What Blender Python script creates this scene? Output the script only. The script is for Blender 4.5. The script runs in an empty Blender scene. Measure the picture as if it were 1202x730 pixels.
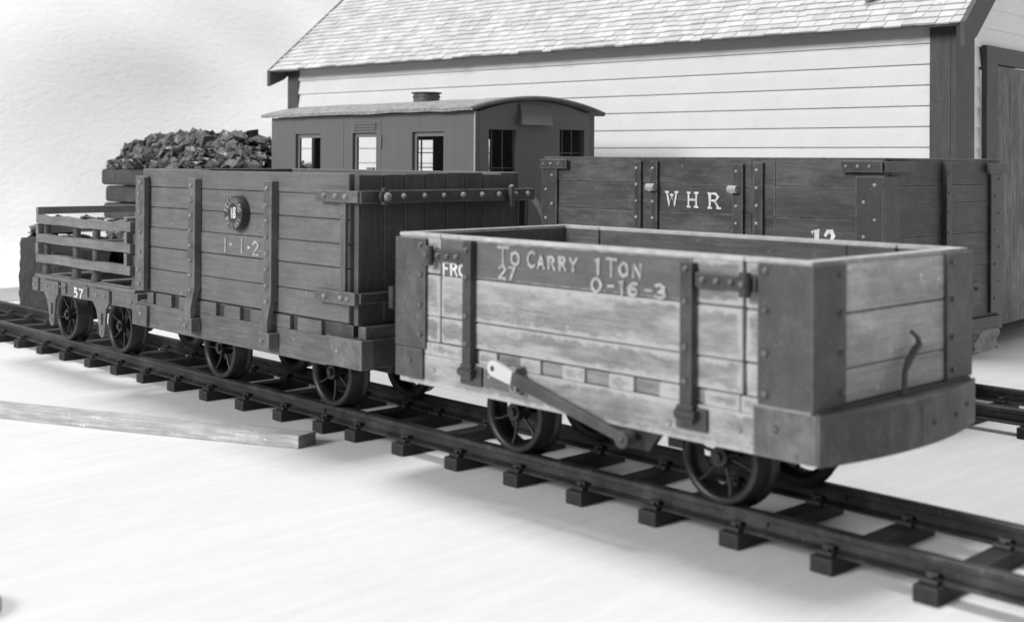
import bpy, bmesh, math, random
from mathutils import Vector, Matrix, noise
random.seed(7)
sc = bpy.context.scene
COL = sc.collection
rad = math.radians

# ---------------------------------------------------------------- camera
CAM = Vector((5.04232547, -4.32281217, 1.44916291))
R_ = Vector((0.68976782, 0.72400442, 0.00616046)).normalized()
F_ = Vector((-0.72402945, 0.68972642, 0.00766873)).normalized()
U_ = R_.cross(F_).normalized()
R_ = F_.cross(U_).normalized()
cd = bpy.data.cameras.new('camera')
cam = bpy.data.objects.new('camera', cd); COL.objects.link(cam)
m3 = Matrix((R_, U_, -F_)).transposed()
cam.matrix_world = Matrix.Translation(CAM) @ m3.to_4x4()
cd.sensor_width = 36.0
cd.lens = 36.0 * 1461.58 / 1202
cd.shift_y = -(365 - 176.425) / 1202
cd.clip_start = 0.05; cd.clip_end = 200
cd.dof.use_dof = True
cd.dof.focus_distance = 9.2
cd.dof.aperture_fstop = 1.45
sc.camera = cam

# ---------------------------------------------------------------- light
w = bpy.data.worlds.new('World'); sc.world = w; w.use_nodes = True
bg = w.node_tree.nodes['Background']
bg.inputs[0].default_value = (1, 1, 1, 1); bg.inputs[1].default_value = 0.29
sc.view_settings.view_transform = 'Standard'; sc.view_settings.look = 'None'
sc.view_settings.exposure = 0.0; sc.view_settings.gamma = 1.0
sc.render.engine = 'CYCLES'

def area(name, loc, target, sx, sy, power):
    l = bpy.data.lights.new(name, 'AREA'); l.shape = 'RECTANGLE'; l.size = sx; l.size_y = sy; l.energy = power
    o = bpy.data.objects.new(name, l); COL.objects.link(o); o.location = loc
    o.rotation_euler = (Vector(target) - Vector(loc)).to_track_quat('-Z', 'Y').to_euler()
    return o
area('window_light', (-4.0, -35.0, 16.0), (-1, 2, 0.5), 11.0, 11.0, 14600)
area('overhead_light', (-2.2, 3.2, 24.0), (-1.5, 0.5, 0), 7.5, 7.5, 4650)

# ---------------------------------------------------------------- node helpers
def new_mat(name):
    m = bpy.data.materials.new(name); m.use_nodes = True
    nt = m.node_tree; nt.nodes.clear()
    out = nt.nodes.new('ShaderNodeOutputMaterial'); b = nt.nodes.new('ShaderNodeBsdfPrincipled')
    nt.links.new(b.outputs[0], out.inputs[0])
    return m, nt, b
class NB:
    """tiny helper for building value graphs"""
    def __init__(s, nt): s.nt = nt; s.tc = nt.nodes.new('ShaderNodeTexCoord')
    def n(s, t, **k):
        x = s.nt.nodes.new(t)
        for a, b in k.items(): setattr(x, a, b)
        return x
    def put(s, sock, v):
        if isinstance(v, bpy.types.NodeSocket): s.nt.links.new(v, sock)
        else: sock.default_value = v
    def math(s, op, a, b=0.0, clamp=False):
        x = s.n('ShaderNodeMath', operation=op); x.use_clamp = clamp
        s.put(x.inputs[0], a); s.put(x.inputs[1], b); return x.outputs[0]
    def noise(s, scale, stretch=(1, 1, 1), detail=5, rough=0.6, off=(0, 0, 0), dist=0.0):
        mp = s.n('ShaderNodeMapping'); mp.inputs['Scale'].default_value = stretch; mp.inputs['Location'].default_value = off
        s.nt.links.new(s.tc.outputs['Object'], mp.inputs[0])
        x = s.n('ShaderNodeTexNoise'); s.nt.links.new(mp.outputs[0], x.inputs['Vector'])
        x.inputs['Scale'].default_value = scale; x.inputs['Detail'].default_value = detail
        x.inputs['Roughness'].default_value = rough; x.inputs['Distortion'].default_value = dist
        return x.outputs['Fac']
    def ramp(s, v, a, b, lo=0.0, hi=1.0, smooth=True):
        x = s.n('ShaderNodeMapRange'); x.interpolation_type = 'SMOOTHSTEP' if smooth else 'LINEAR'
        s.put(x.inputs[0], v); x.inputs[1].default_value = a; x.inputs[2].default_value = b
        x.inputs[3].default_value = lo; x.inputs[4].default_value = hi; return x.outputs[0]
    def mix(s, f, a, b):
        x = s.n('ShaderNodeMix'); x.data_type = 'FLOAT'
        s.put(x.inputs[0], f); s.put(x.inputs[2], a); s.put(x.inputs[3], b); return x.outputs[0]
    def rnd(s):
        return s.n('ShaderNodeNewGeometry').outputs['Random Per Island']
    def edge(s, w=0.016):
        """1 on the worn arris of a board, 0 away from it (from the board's own edge coordinates)"""
        d = None
        for nm in ('near_edge', 'far_edge'):
            u = s.n('ShaderNodeUVMap'); u.uv_map = nm
            sp = s.n('ShaderNodeSeparateXYZ'); s.nt.links.new(u.outputs[0], sp.inputs[0])
            m = s.math('MINIMUM', sp.outputs[0], sp.outputs[1]); d = m if d is None else s.math('MINIMUM', d, m)
        nz = s.noise(16, (1, 1, 1), 5, 0.7, (2, 4, 6))
        dd = s.math('ADD', d, s.math('MULTIPLY', s.math('SUBTRACT', nz, 0.47), w * 3.2))
        return s.ramp(dd, w * 0.35, w * 1.1, 1.0, 0.0)
    def bump(s, bsdf, h, strength=0.3, dist=0.01):
        x = s.n('ShaderNodeBump'); x.inputs['Strength'].default_value = strength; x.inputs['Distance'].default_value = dist
        s.put(x.inputs['Height'], h); s.nt.links.new(x.outputs[0], bsdf.inputs['Normal'])
    def gray(s, v):
        c = s.n('ShaderNodeCombineColor')
        for i in range(3): s.put(c.inputs[i], v)
        return c.outputs[0]

def wood(name, base, var=0.25, grain_axis=0, edge=0.0, edge_val=0.5, patch=None, rough=0.75, island=0.15, speck=0.0, scale=1.0, ew=0.009):
    """painted / stained timber. patch=(value, noise_lo, noise_hi)"""
    m, nt, b = new_mat(name); N = NB(nt)
    st = [14.0, 14.0, 14.0]; st[grain_axis] = 0.9
    g = N.noise(3.2 * scale, st, 6, 0.65)
    g2 = N.noise(2.4, (1, 1, 1), 5, 0.6)
    v = N.math('MULTIPLY', base, N.math('ADD', N.ramp(g, 0.3, 0.7, 1 - var, 1 + var, False), N.ramp(g2, 0.3, 0.7, -var * 0.6, var * 0.6, False)))
    mt = N.noise(9, (1, 1, 1), 6, 0.7, (8, 1, 2)); v = N.math('MULTIPLY', v, N.ramp(mt, 0.3, 0.7, 1 - var * .7, 1 + var * .7, False))
    fs = [1.0, 1.0, 1.0]; fs[grain_axis] = 0.06
    fine = N.noise(70, fs, 3, 0.7, (4, 4, 4)); v = N.math('MULTIPLY', v, N.ramp(fine, 0.3, 0.7, 1 - var * 1.3, 1 + var * 1.3, False))
    du = N.noise(3.1, (1, 1, 1), 8, 0.78, (11, 2, 5)); v = N.math('MULTIPLY', v, N.ramp(du, 0.50, 0.68, 1.0, 1.32))
    sc_ = N.noise(46, (1, 1, 1), 2, 0.5, (1, 8, 3)); v = N.math('MULTIPLY', v, N.ramp(sc_, 0.68, 0.74, 1.0, 1.9))
    if island: v = N.math('MULTIPLY', v, N.ramp(N.rnd(), 0, 1, 1 - island, 1 + island, False))
    if patch:
        pv, lo, hi = patch
        ps = [1.0, 1.0, 1.0]; ps[grain_axis] = 0.35
        pm = N.noise(3.4, [p * 1.6 for p in ps], 7, 0.68, (3, 1, 7))
        v = N.mix(N.ramp(pm, lo, hi), v, N.math('MULTIPLY', pv, N.ramp(g, 0.25, 0.75, 0.75, 1.2, False)))
    if edge:
        v = N.mix(N.math('MULTIPLY', N.edge(ew), edge, True), v, edge_val)
    if speck:
        sn = N.noise(38, (1, 1, 1), 3, 0.7, (5, 5, 5))
        v = N.mix(N.math('MULTIPLY', N.ramp(sn, 0.66, 0.76), speck), v, 0.55)
    nt.links.new(N.gray(v), b.inputs['Base Color'])
    b.inputs['Roughness'].default_value = rough
    N.bump(b, N.math('ADD', g, N.math('MULTIPLY', N.noise(30, (1, 1, 1), 4, 0.6), 0.5)), 0.35, 0.006)
    return m

def plain(name, base, var=0.2, rough=0.6, scale=9, bump=0.25, bdist=0.005, speck=0.0, speck_val=0.4, metallic=0.0, edge=0.0, edge_val=0.3, dark=0.0, spec=0.5, wear=0.0):
    m, nt, b = new_mat(name); N = NB(nt)
    g = N.noise(scale, (1, 1, 1), 6, 0.65)
    v = N.math('MULTIPLY', base, N.ramp(g, 0.3, 0.7, 1 - var, 1 + var, False))
    if wear:
        du = N.noise(3.7, (1, 1, .6), 8, 0.8, (11, 2, 5)); v = N.math('MULTIPLY', v, N.ramp(du, 0.44, 0.66, 0.80, 1 + wear * 1.2))
        sc_ = N.noise(55, (1, 1, 1), 2, 0.5, (1, 8, 3)); v = N.math('MULTIPLY', v, N.ramp(sc_, 0.66, 0.72, 1.0, 1 + wear * 2))
    if speck:
        sn = N.noise(scale * 5, (1, 1, 1), 3, 0.7, (5, 5, 5))
        v = N.mix(N.math('MULTIPLY', N.ramp(sn, 0.6, 0.72), speck), v, speck_val)
    if dark:
        sn = N.noise(scale * 3, (1, 1, 1), 4, 0.7, (1, 5, 9))
        v = N.mix(N.math('MULTIPLY', N.ramp(sn, 0.58, 0.68), dark), v, base * 0.3)
    if edge:
        v = N.mix(N.math('MULTIPLY', N.edge(0.007), edge, True), v, edge_val)
    nt.links.new(N.gray(v), b.inputs['Base Color'])
    b.inputs['Roughness'].default_value = rough; b.inputs['Metallic'].default_value = metallic
    b.inputs['Specular IOR Level'].default_value = spec
    N.bump(b, N.noise(scale * 4, (1, 1, 1), 5, 0.6), bump, bdist)
    return m

# ---------------------------------------------------------------- mesh builder
RIV = {'dark_strap_iron': 'riv_a', 'weathered_iron': 'riv_a', 'grey_iron_strap': 'riv_b', 'grey_iron_shaded': 'riv_b', 'dark_end_iron': 'riv_c', 'dark_iron': 'riv_b', 'dark_iron_shaded': 'riv_c', 'frame_grey': 'riv_b', 'grey_plank_paint': 'riv_b'}
class MB:
    def __init__(s): s.v = []; s.f = []; s.sm = set(); s.ed = {}; s.riv = set()
    def add(s, vs, fs, smooth=False):
        o = len(s.v); s.v += [Vector(p) for p in vs]
        for f in fs:
            if smooth: s.sm.add(len(s.f))
            s.f.append([i + o for i in f])
    def box(s, x0, x1, y0, y1, z0, z1, M=None, j=0.0):
        vs = [Vector((x, y, z)) for x in (x0, x1) for y in (y0, y1) for z in (z0, z1)]
        if j: vs = [v + Vector((random.uniform(-j, j), random.uniform(-j, j), random.uniform(-j, j))) for v in vs]
        if M is not None: vs = [M @ v for v in vs]
        f0 = len(s.f); fs = [(0, 1, 3, 2), (4, 6, 7, 5), (0, 4, 5, 1), (2, 3, 7, 6), (0, 2, 6, 4), (1, 5, 7, 3)]; s.add(vs, fs)
        for i, f in enumerate(fs):
            a = (vs[f[1]] - vs[f[0]]).length; b = (vs[f[3]] - vs[f[0]]).length
            s.ed[f0 + i] = [(0, 0, a, b), (a, 0, 0, b), (a, b, 0, 0), (0, b, a, 0)]
        return s
    def cyl(s, p0, p1, r, n=16, r2=None, smooth=True, caps=True):
        p0, p1 = Vector(p0), Vector(p1); r2 = r if r2 is None else r2
        a = (p1 - p0).normalized(); t = a.orthogonal().normalized(); b = a.cross(t)
        vs = []
        for p, q in ((p0, r), (p1, r2)):
            for k in range(n):
                c = 2 * math.pi * k / n; vs.append(p + (t * math.cos(c) + b * math.sin(c)) * q)
        s.add(vs, [(k, (k + 1) % n, n + (k + 1) % n, n + k) for k in range(n)], smooth)
        if caps: s.add(vs, [list(range(n))[::-1], list(range(n, 2 * n))])
        return s
    def tube(s, pts, r, n=8, rr=None):
        pts = [Vector(p) for p in pts]; vs = []
        t = None
        for i, p in enumerate(pts):
            a = (pts[min(i + 1, len(pts) - 1)] - pts[max(i - 1, 0)]).normalized()
            t = (a.orthogonal() if t is None else (t - a * t.dot(a))).normalized(); b = a.cross(t)
            q = rr[i] if rr else r
            for k in range(n):
                c = 2 * math.pi * k / n; vs.append(p + (t * math.cos(c) + b * math.sin(c)) * q)
        fs = []
        for i in range(len(pts) - 1):
            for k in range(n): fs.append((i * n + k, i * n + (k + 1) % n, (i + 1) * n + (k + 1) % n, (i + 1) * n + k))
        s.add(vs, fs, True); s.add(vs, [list(range(n))[::-1], list(range((len(pts) - 1) * n, len(pts) * n))]); return s
    def dome(s, p, nrm, r, h=None, n=10):
        """rivet / bolt head"""
        r = r * random.uniform(.68, .84); p = Vector(p); a = Vector(nrm).normalized(); t = a.orthogonal().normalized(); b = a.cross(t); h = h or r * 0.7
        vs = []
        for q, z in ((1, 0), (0.92, 0.45), (0.6, 0.85)):
            for k in range(n):
                c = 2 * math.pi * k / n; vs.append(p + (t * math.cos(c) + b * math.sin(c)) * r * q + a * h * z)
        vs.append(p + a * h)
        fs = [(i * n + k, i * n + (k + 1) % n, (i + 1) * n + (k + 1) % n, (i + 1) * n + k) for i in range(2) for k in range(n)]
        fs += [(2 * n + k, 2 * n + (k + 1) % n, 3 * n) for k in range(n)]
        s.riv |= set(range(len(s.f), len(s.f) + len(fs)))
        s.add(vs, fs, True); return s
    def ngon(s, pts, thick):
        """extrude polygon pts (3D, planar) along vector thick"""
        n = len(pts); t = Vector(thick); vs = [Vector(p) for p in pts] + [Vector(p) + t for p in pts]
        s.add(vs, [list(range(n)), list(range(n, 2 * n))[::-1]] + [(k, n + k, n + (k + 1) % n, (k + 1) % n) for k in range(n)]); return s
    def build(s, name, mat, parent=None, bevel=0.0, seg=2, kind=None, org=None):
        me = bpy.data.meshes.new(name)
        base = Vector((0, 0, 0))
        if parent is not None: base = world_loc(parent)
        if org is not None: base = Vector(org)
        me.from_pydata([tuple(p - base) for p in s.v], [], s.f)
        rm = RIV.get(mat.name) if s.riv else None
        u1 = me.uv_layers.new(name='near_edge'); u2 = me.uv_layers.new(name='far_edge')
        for i, p in enumerate(me.polygons):
            p.use_smooth = i in s.sm
            if rm and i in s.riv: p.material_index = 1
            e = s.ed.get(i)
            for q, li in enumerate(p.loop_indices):
                if e: u1.data[li].uv = e[q][:2]; u2.data[li].uv = e[q][2:]
                else: u1.data[li].uv = (1, 1); u2.data[li].uv = (1, 1)
        bm = bmesh.new(); bm.from_mesh(me); bmesh.ops.recalc_face_normals(bm, faces=bm.faces); bm.to_mesh(me); bm.free()
        me.materials.append(mat)
        if rm: me.materials.append(M[rm])
        o = bpy.data.objects.new(name, me); COL.objects.link(o)
        if parent is not None:
            o.parent = parent; o.location = base - world_loc(parent)
        else: o.location = base
        if bevel:
            b = o.modifiers.new('bevel', 'BEVEL'); b.width = bevel; b.segments = seg; b.limit_method = 'ANGLE'; b.angle_limit = rad(40)
        if kind: o['kind'] = kind
        return o
def world_loc(o):
    l = Vector(o.location)
    while o.parent: o = o.parent; l += Vector(o.location)
    return l
def tag(o, label=None, cat=None, group=None, kind=None):
    if label: o['label'] = label
    if cat: o['category'] = cat
    if group: o['group'] = group
    if kind: o['kind'] = kind
    return o
def empty(name, loc, label, cat, group=None):
    o = bpy.data.objects.new(name, None); COL.objects.link(o); o.location = loc; o.empty_display_size = 0.2
    return tag(o, label, cat, group)
def copy_tree(o, parent=None):
    c = o.copy(); COL.objects.link(c)
    if parent is not None: c.parent = parent
    for ch in list(o.children): copy_tree(ch, c)
    return c

# ---------------------------------------------------------------- brush lettering
G = {
 'T': [[(0, 1), (.8, 1)], [(.4, 1), (.4, 0)]], 'O': [[(.4, 1), (.1, .85), (0, .5), (.1, .15), (.4, 0), (.7, .15), (.8, .5), (.7, .85), (.4, 1)]],
 'C': [[(.75, .85), (.45, 1), (.15, .85), (0, .5), (.15, .15), (.45, 0), (.75, .15)]],
 'A': [[(0, 0), (.4, 1), (.8, 0)], [(.15, .35), (.65, .35)]], 'R': [[(0, 0), (0, 1), (.5, 1), (.7, .78), (.5, .52), (0, .5)], [(.4, .5), (.75, 0)]],
 'Y': [[(0, 1), (.4, .5), (.8, 1)], [(.4, .5), (.4, 0)]], 'N': [[(0, 0), (0, 1), (.75, 0), (.75, 1)]],
 '1': [[(.15, .85), (.32, 1), (.32, 0)]], 'I': [[(.3, 1), (.3, 0)]],
 '2': [[(0, .78), (.2, .98), (.5, .98), (.66, .75), (.5, .5), (0, .02), (.7, .02)]],
 '7': [[(0, 1), (.7, 1), (.25, 0)]], '0': [[(.35, 1), (.08, .8), (0, .5), (.08, .2), (.35, 0), (.6, .2), (.7, .5), (.6, .8), (.35, 1)]],
 '6': [[(.6, .95), (.3, .9), (.05, .5), (.1, .12), (.35, 0), (.6, .15), (.62, .4), (.35, .55), (.08, .4)]],
 '3': [[(.05, .9), (.35, 1), (.6, .8), (.55, .58), (.25, .52), (.6, .45), (.68, .2), (.4, 0), (.05, .08)]],
 '5': [[(.6, 1), (.08, 1), (.05, .58), (.4, .62), (.62, .35), (.45, .03), (.02, .06)]],
 '8': [[(.35, .52), (.08, .72), (.15, .95), (.35, 1), (.58, .93), (.6, .72), (.35, .52), (.05, .28), (.12, .04), (.35, 0), (.6, .06), (.66, .28), (.35, .52)]],
 '-': [[(.1, .5), (.5, .5)]], '.': [[(.2, .45), (.3, .52)]], 'F': [[(0, 0), (0, 1), (.7, 1)], [(0, .55), (.55, .55)]],
 'E': [[(.7, 1), (0, 1), (0, 0), (.7, 0)], [(0, .52), (.55, .52)]], 'S': [[(.65, .85), (.35, 1), (.05, .8), (.15, .58), (.55, .42), (.65, .2), (.35, 0), (0, .15)]],
 'G': [[(.7, .85), (.4, 1), (.1, .85), (0, .5), (.1, .15), (.4, 0), (.7, .15), (.7, .45), (.45, .45)]],
 'L': [[(0, 1), (0, 0), (.6, 0)]], 'W': [[(0, 1), (.22, 0), (.45, .8), (.68, 0), (.9, 1)]], 'H': [[(0, 0), (0, 1)], [(.7, 0), (.7, 1)], [(0, .5), (.7, .5)]],
}
SERIF = {'W': [[(-.12, 1), (.14, 1)], [(.33, .8), (.57, .8)], [(.76, 1), (1.02, 1)]], 'H': [[(-.12, 0), (.14, 0)], [(-.12, 1), (.14, 1)], [(.56, 0), (.84, 0)], [(.56, 1), (.84, 1)]],
         'R': [[(-.12, 0), (.14, 0)], [(-.12, 1), (.1, 1)], [(.62, 0), (.9, 0)]]}
LIFT = [0]
def stroke(mb, pts, r, P, wob):
    """flat ribbon of the brush, P maps (u,v,lift) to 3D"""
    pts = [(u + random.uniform(-wob, wob), v + random.uniform(-wob, wob)) for u, v in pts]
    n = len(pts); L = []; Rr = []
    for i, p in enumerate(pts):
        a = pts[max(i - 1, 0)]; b = pts[min(i + 1, n - 1)]
        dx, dy = b[0] - a[0], b[1] - a[1]; l = math.hypot(dx, dy) or 1
        ex = 0
        if 0 < i < n - 1:
            d1 = Vector((p[0] - a[0], p[1] - a[1])).normalized(); d2 = Vector((b[0] - p[0], b[1] - p[1])).normalized()
            ex = min(0.8, (1 - d1.dot(d2)) * 0.8)
        q = r * (1 + ex) * random.uniform(.9, 1.1)
        tx = (dx / l * r * .8) * (-1 if i == 0 else 1 if i == n - 1 else 0); ty = (dy / l * r * .8) * (-1 if i == 0 else 1 if i == n - 1 else 0)
        L.append((p[0] - dy / l * q + tx, p[1] + dx / l * q + ty)); Rr.append((p[0] + dy / l * q + tx, p[1] - dx / l * q + ty))
    for i in range(n - 1):
        quad = [L[i], Rr[i], Rr[i + 1], L[i + 1]]; LIFT[0] = (LIFT[0] + 1) % 23; e = .35 + LIFT[0] * .028
        mb.add([P(u, v, 0) for u, v in quad] + [P(u, v, e) for u, v in quad],
               [(4, 5, 6, 7), (0, 1, 5, 4), (1, 2, 6, 5), (2, 3, 7, 6), (3, 0, 4, 7)])
def lettering(P_, txt, x0, x1, z0, z1, y, r=0.010, sc_w=None, wob=0.012, serif=False, drop=0.0, small=(), lift=0.004):
    """writing on a face looking to -Y, spread from x0 to x1; drop = fall of the line along its length"""
    H = z1 - z0
    wd = [(0.45 if c == ' ' else 0.45 if c in 'I1-.' else 0.95 if c == 'W' else 0.8) + 0.28 for c in txt]
    tot = sum(wd) - 0.28; k = (x1 - x0) / tot; u = 0
    for i, c in enumerate(txt):
        if c != ' ':
            mb = MB()
            s = 0.76 if i in small else 1.0
            ch = c.upper()
            jz = random.uniform(-.04, .04) * H
            def P(a, b, e, u=u, s=s, jz=jz): return Vector((x0 + (u + a * s) * k, y - 0.0005 - lift * e, z0 + b * H * s + jz - drop * (u / tot)))
            for st in G[ch] + (SERIF.get(ch, []) if serif else []):
                # radius is given in metres: convert strokes in metric space
                mp = [((x0 + (u + a * s) * k), z0 + b * H * s + jz - drop * (u / tot)) for a, b in st]
                stroke(mb, mp, r, lambda a, b, e: Vector((a, y - lift * e, b)), wob * H)
            mb.build('digit' if c in '0123456789' else 'dash' if c == '-' else 'letter', P_[1], P_[0])
        u += wd[i]

# ---------------------------------------------------------------- materials
M = {}
# weathered wagon: bare pale wood with the rest of its grey paint
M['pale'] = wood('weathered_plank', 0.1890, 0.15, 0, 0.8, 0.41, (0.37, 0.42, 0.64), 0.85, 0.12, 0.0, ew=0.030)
M['pale_grey'] = wood('painted_top_plank', 0.098, 0.10, 0, 0.6, 0.42, (0.135, 0.45, 0.7), 0.8, 0.05, ew=0.008)
M['pale_end'] = wood('weathered_end_plank', 0.47, 0.12, 1, 0.5, 0.48, (0.30, 0.45, 0.7), 0.85, 0.08)
M['pale_mid'] = wood('worn_plank_end', 0.155, 0.15, 0, 0.5, 0.3, (0.25, 0.45, 0.6), 0.85, 0.15)
M['strap_dark'] = plain('dark_strap_iron', 0.040, 0.25, 0.5, 7, 0.3, 0.004, 0.10, 0.14, 0, 0.4, 0.11, wear=0.45)
M['raw_edge'] = plain('bare_wood_edge', 0.42, 0.25, 0.85, 14, 0.4)
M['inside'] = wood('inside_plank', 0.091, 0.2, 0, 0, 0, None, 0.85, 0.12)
M['iron_pale'] = plain('weathered_iron', 0.062, 0.22, 0.55, 7, 0.3, 0.004, 0.10, 0.20, 0, 0.35, 0.16, wear=0.45)
M['iron_end'] = plain('dark_end_iron', 0.0748, 0.2, 0.5, 7, 0.3, 0.004, 0.05, 0.3, 0, 0.2, 0.25, wear=0.45)
M['beam'] = plain('beam_paint', 0.090, 0.2, 0.6, 6, 0.3, 0.004, 0.06, 0.2, 0, 0.45, 0.2, wear=0.45)
M['lever'] = plain('lever_grey', 0.045, 0.1, 0.45, 10, 0.1, 0.003, 0, 0, 0, 0.4, 0.4, wear=0.45)
M['white'] = plain('white_paint', 0.52, 0.06, 0.6, 14, 0.15)
M['letter'] = plain('lettering_paint', 0.62, 0.3, 0.7, 24, 0.2, 0.002)
M['letter_old'] = plain('worn_lettering_paint', 0.33, 0.5, 0.75, 28, 0.2, 0.002)
# slate grey wagon
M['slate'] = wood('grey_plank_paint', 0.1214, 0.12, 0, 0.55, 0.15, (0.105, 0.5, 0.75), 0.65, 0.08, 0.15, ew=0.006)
M['slate_shaded'] = wood('grey_paint_shaded', 0.0591, 0.18, 2, 0.25, 0.26, None, 0.7, 0.14, 0.1)  # darker copy of the plank paint; shade on the end is in the colour
M['slate_iron'] = plain('grey_iron_strap', 0.0954, 0.2, 0.6, 9, 0.3, 0.004, 0.25, 0.24, 0, 0.6, 0.20, wear=0.45)
M['slate_sole'] = wood('grey_sole_paint', 0.0988, 0.2, 0, 0.3, 0.17, None, 0.7, 0.05, 0.15)
M['slate_iron_shaded'] = plain('grey_iron_shaded', 0.045, 0.2, 0.55, 9, 0.3, 0.004, 0.1, 0.3, 0, 0.3, 0.25, wear=0.45)  # strap iron again, darkened to paint in the shade of the end face
M['badge'] = plain('badge_enamel', 0.035, 0.1, 0.35, 10, 0.05)
M['black_iron'] = plain('black_iron', 0.013, 0.3, 0.5, 9, 0.3, 0.004, 0.05, 0.12, 0, 0.5, 0.11, wear=0.45)
M['wheel_rim'] = plain('wheel_iron', 0.016, 0.3, 0.42, 9, 0.2, 0.003, 0.05, 0.16, 0.2, 0.5, 0.15, wear=0.45)
M['rail'] = plain('rail_iron', 0.0221, 0.45, 0.5, 8, 0.4, 0.005, 0.12, 0.07, 0.1, 0.4, 0.06, wear=0.9)
M['sleeper'] = wood('black_sleeper', 0.016, 0.3, 1, 0.4, 0.04, None, 0.7, 0.2, 0.02)
M['slat'] = wood('slat_grey', 0.1478, 0.15, 0, 0.5, 0.24, None, 0.75, 0.07, 0.1)
M['slat_frame'] = wood('frame_grey', 0.117, 0.15, 0, 0.45, 0.22, (0.09, 0.5, 0.7), 0.75, 0.05, 0.1)
M['slat_post'] = plain('post_grey', 0.065, 0.25, 0.6, 12, 0.4, 0.006, 0.1, 0.3, wear=0.45)
M['deck'] = wood('deck_board', 0.33, 0.2, 1, 0, 0, None, 0.8, 0.15)
# coach
M['coach'] = plain('coach_paint', 0.10, 0.05, 0.55, 5, 0.12, 0.002)
M['coach_end'] = plain('coach_end_paint', 0.1568, 0.05, 0.55, 5, 0.12, 0.002)
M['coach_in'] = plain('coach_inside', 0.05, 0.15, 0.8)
M['canvas'] = plain('roof_canvas', 0.3350, 0.45, 0.95, 15, 1.0, 0.03, 0.8, 0.5, 0, 0, 0, 0.3)
M['canvas_edge'] = plain('roof_canvas_edge', 0.15, 0.3, 0.95, 22, 0.9, 0.012, 0.35, 0.5)
M['glazing'] = plain('glazing_bar', 0.45, 0.08, 0.5)
# big open wagon
M['dark_plank'] = wood('dark_plank', 0.0754, 0.2, 0, 0.9, 0.17, (0.036, 0.45, 0.65), 0.65, 0.16, 0.3, ew=0.005)
M['dark_end'] = wood('dark_end_plank', 0.0704, 0.25, 1, 0.4, 0.2, (0.06, 0.45, 0.65), 0.65, 0.10, 0.4)
M['dark_iron'] = plain('dark_iron', 0.043, 0.25, 0.5, 9, 0.3, 0.004, 0.2, 0.35, 0, 0.4, 0.25, wear=0.45)
M['dark_iron_shaded'] = plain('dark_iron_shaded', 0.035, 0.25, 0.5, 9, 0.3, 0.004, 0.2, 0.25, 0, 0.3, 0.15, wear=0.45)  # shaded copy of the side iron for the dimmer end
M['rivet_pale'] = plain('pale_rivet', 0.34, 0.2, 0.5, 20)
M['riv_a'] = plain('rivet_worn_highlight', 0.11, 0.4, 0.35, 30, 0.1)  # rivet heads paler than their iron: highlights painted into the colour
M['riv_b'] = plain('rivet_highlight', 0.20, 0.4, 0.35, 30, 0.1)
M['riv_c'] = plain('rivet_highlight_dim', 0.10, 0.4, 0.4, 30, 0.1)
M['hose'] = plain('hose_rubber', 0.035, 0.2, 0.6, 20)
# shed
M['clap'] = plain('shed_white_board', 0.75, 0.035, 0.6, 3, 0.12, 0.004, 0.22, 0.45)
M['shed_trim'] = wood('shed_trim', 0.068, 0.12, 2, 0.25, 0.14, None, 0.7, 0.05, 0.05)
M['shed_door'] = wood('shed_door', 0.15, 0.38, 2, 0.4, 0.3, (0.10, 0.45, 0.65), 0.8, 0.12)
M['shingle'] = plain('shingle', 0.70, 0.12, 0.9, 7, 0.5, 0.006)
M['shingle_edge'] = plain('shingle_underside', 0.16, 0.2, 0.9)
M['stone'] = plain('granite', 0.36, 0.35, 0.9, 11, 1.0, 0.03, 0.4, 0.6, 0, 0, 0, 0.5)
M['stick'] = wood('stick_wood', 0.4000, 0.22, 0, 0, 0, None, 0.7, 0)
M['stick_end'] = plain('stick_end', 0.20, 0.35, 0.9, 26, 0.8, 0.01)
M['slab'] = plain('bunker_slab', 0.055, 0.15, 0.8, 8, 0.4, 0.01, 0, 0, 0, 0, 0, 0.7, wear=0.45)
M['bunker'] = plain('rough_bunker_stone', 0.05, 0.45, 0.95, 13, 1.0, 0.03, 0.25, 0.22)
def shingle_mat():
    m, nt, b = new_mat('shingle_tile'); N = NB(nt)
    v = N.math('MULTIPLY', 0.50, N.ramp(N.rnd(), 0, 1, 0.86, 1.10, False))
    v = N.math('MULTIPLY', v, N.ramp(N.noise(1.6, (3, .6, .6), 5, .6), 0.3, 0.7, 0.88, 1.08, False))
    st = N.noise(7.5, (1, 2.2, 2.2), 4, 0.6, (2, 3, 1))
    v = N.mix(N.math('MULTIPLY', N.ramp(st, 0.62, 0.70), 0.5), v, 0.22)
    nt.links.new(N.gray(v), b.inputs['Base Color']); b.inputs['Roughness'].default_value = 0.9
    N.bump(b, N.noise(40, (1, 1, 1), 4), 0.4, 0.005); return m
M['shingle'] = shingle_mat()
def coal_mat():
    m, nt, b = new_mat('coal'); N = NB(nt)
    r = N.rnd(); v = N.ramp(N.math('POWER', r, 2.0), 0, 1, 0.008, 0.10, False)
    v = N.math('ADD', v, N.math('MULTIPLY', N.ramp(N.noise(14, (1, 1, 1), 4), 0.6, 0.72), 0.08))
    nt.links.new(N.gray(v), b.inputs['Base Color'])
    nt.links.new(N.ramp(N.math('FRACT', N.math('MULTIPLY', r, 7.3)), 0, 1, 0.08, 0.55, False), b.inputs['Roughness'])
    b.inputs['Specular IOR Level'].default_value = 0.9
    N.bump(b, N.noise(24, (1, 1, 3), 5), 0.5, 0.012); return m
M['coal'] = coal_mat(); M['coal_dust'] = plain('coal_dust', 0.02, 0.4, 1.0, 20, 1.0, 0.02, spec=0.0)
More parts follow.
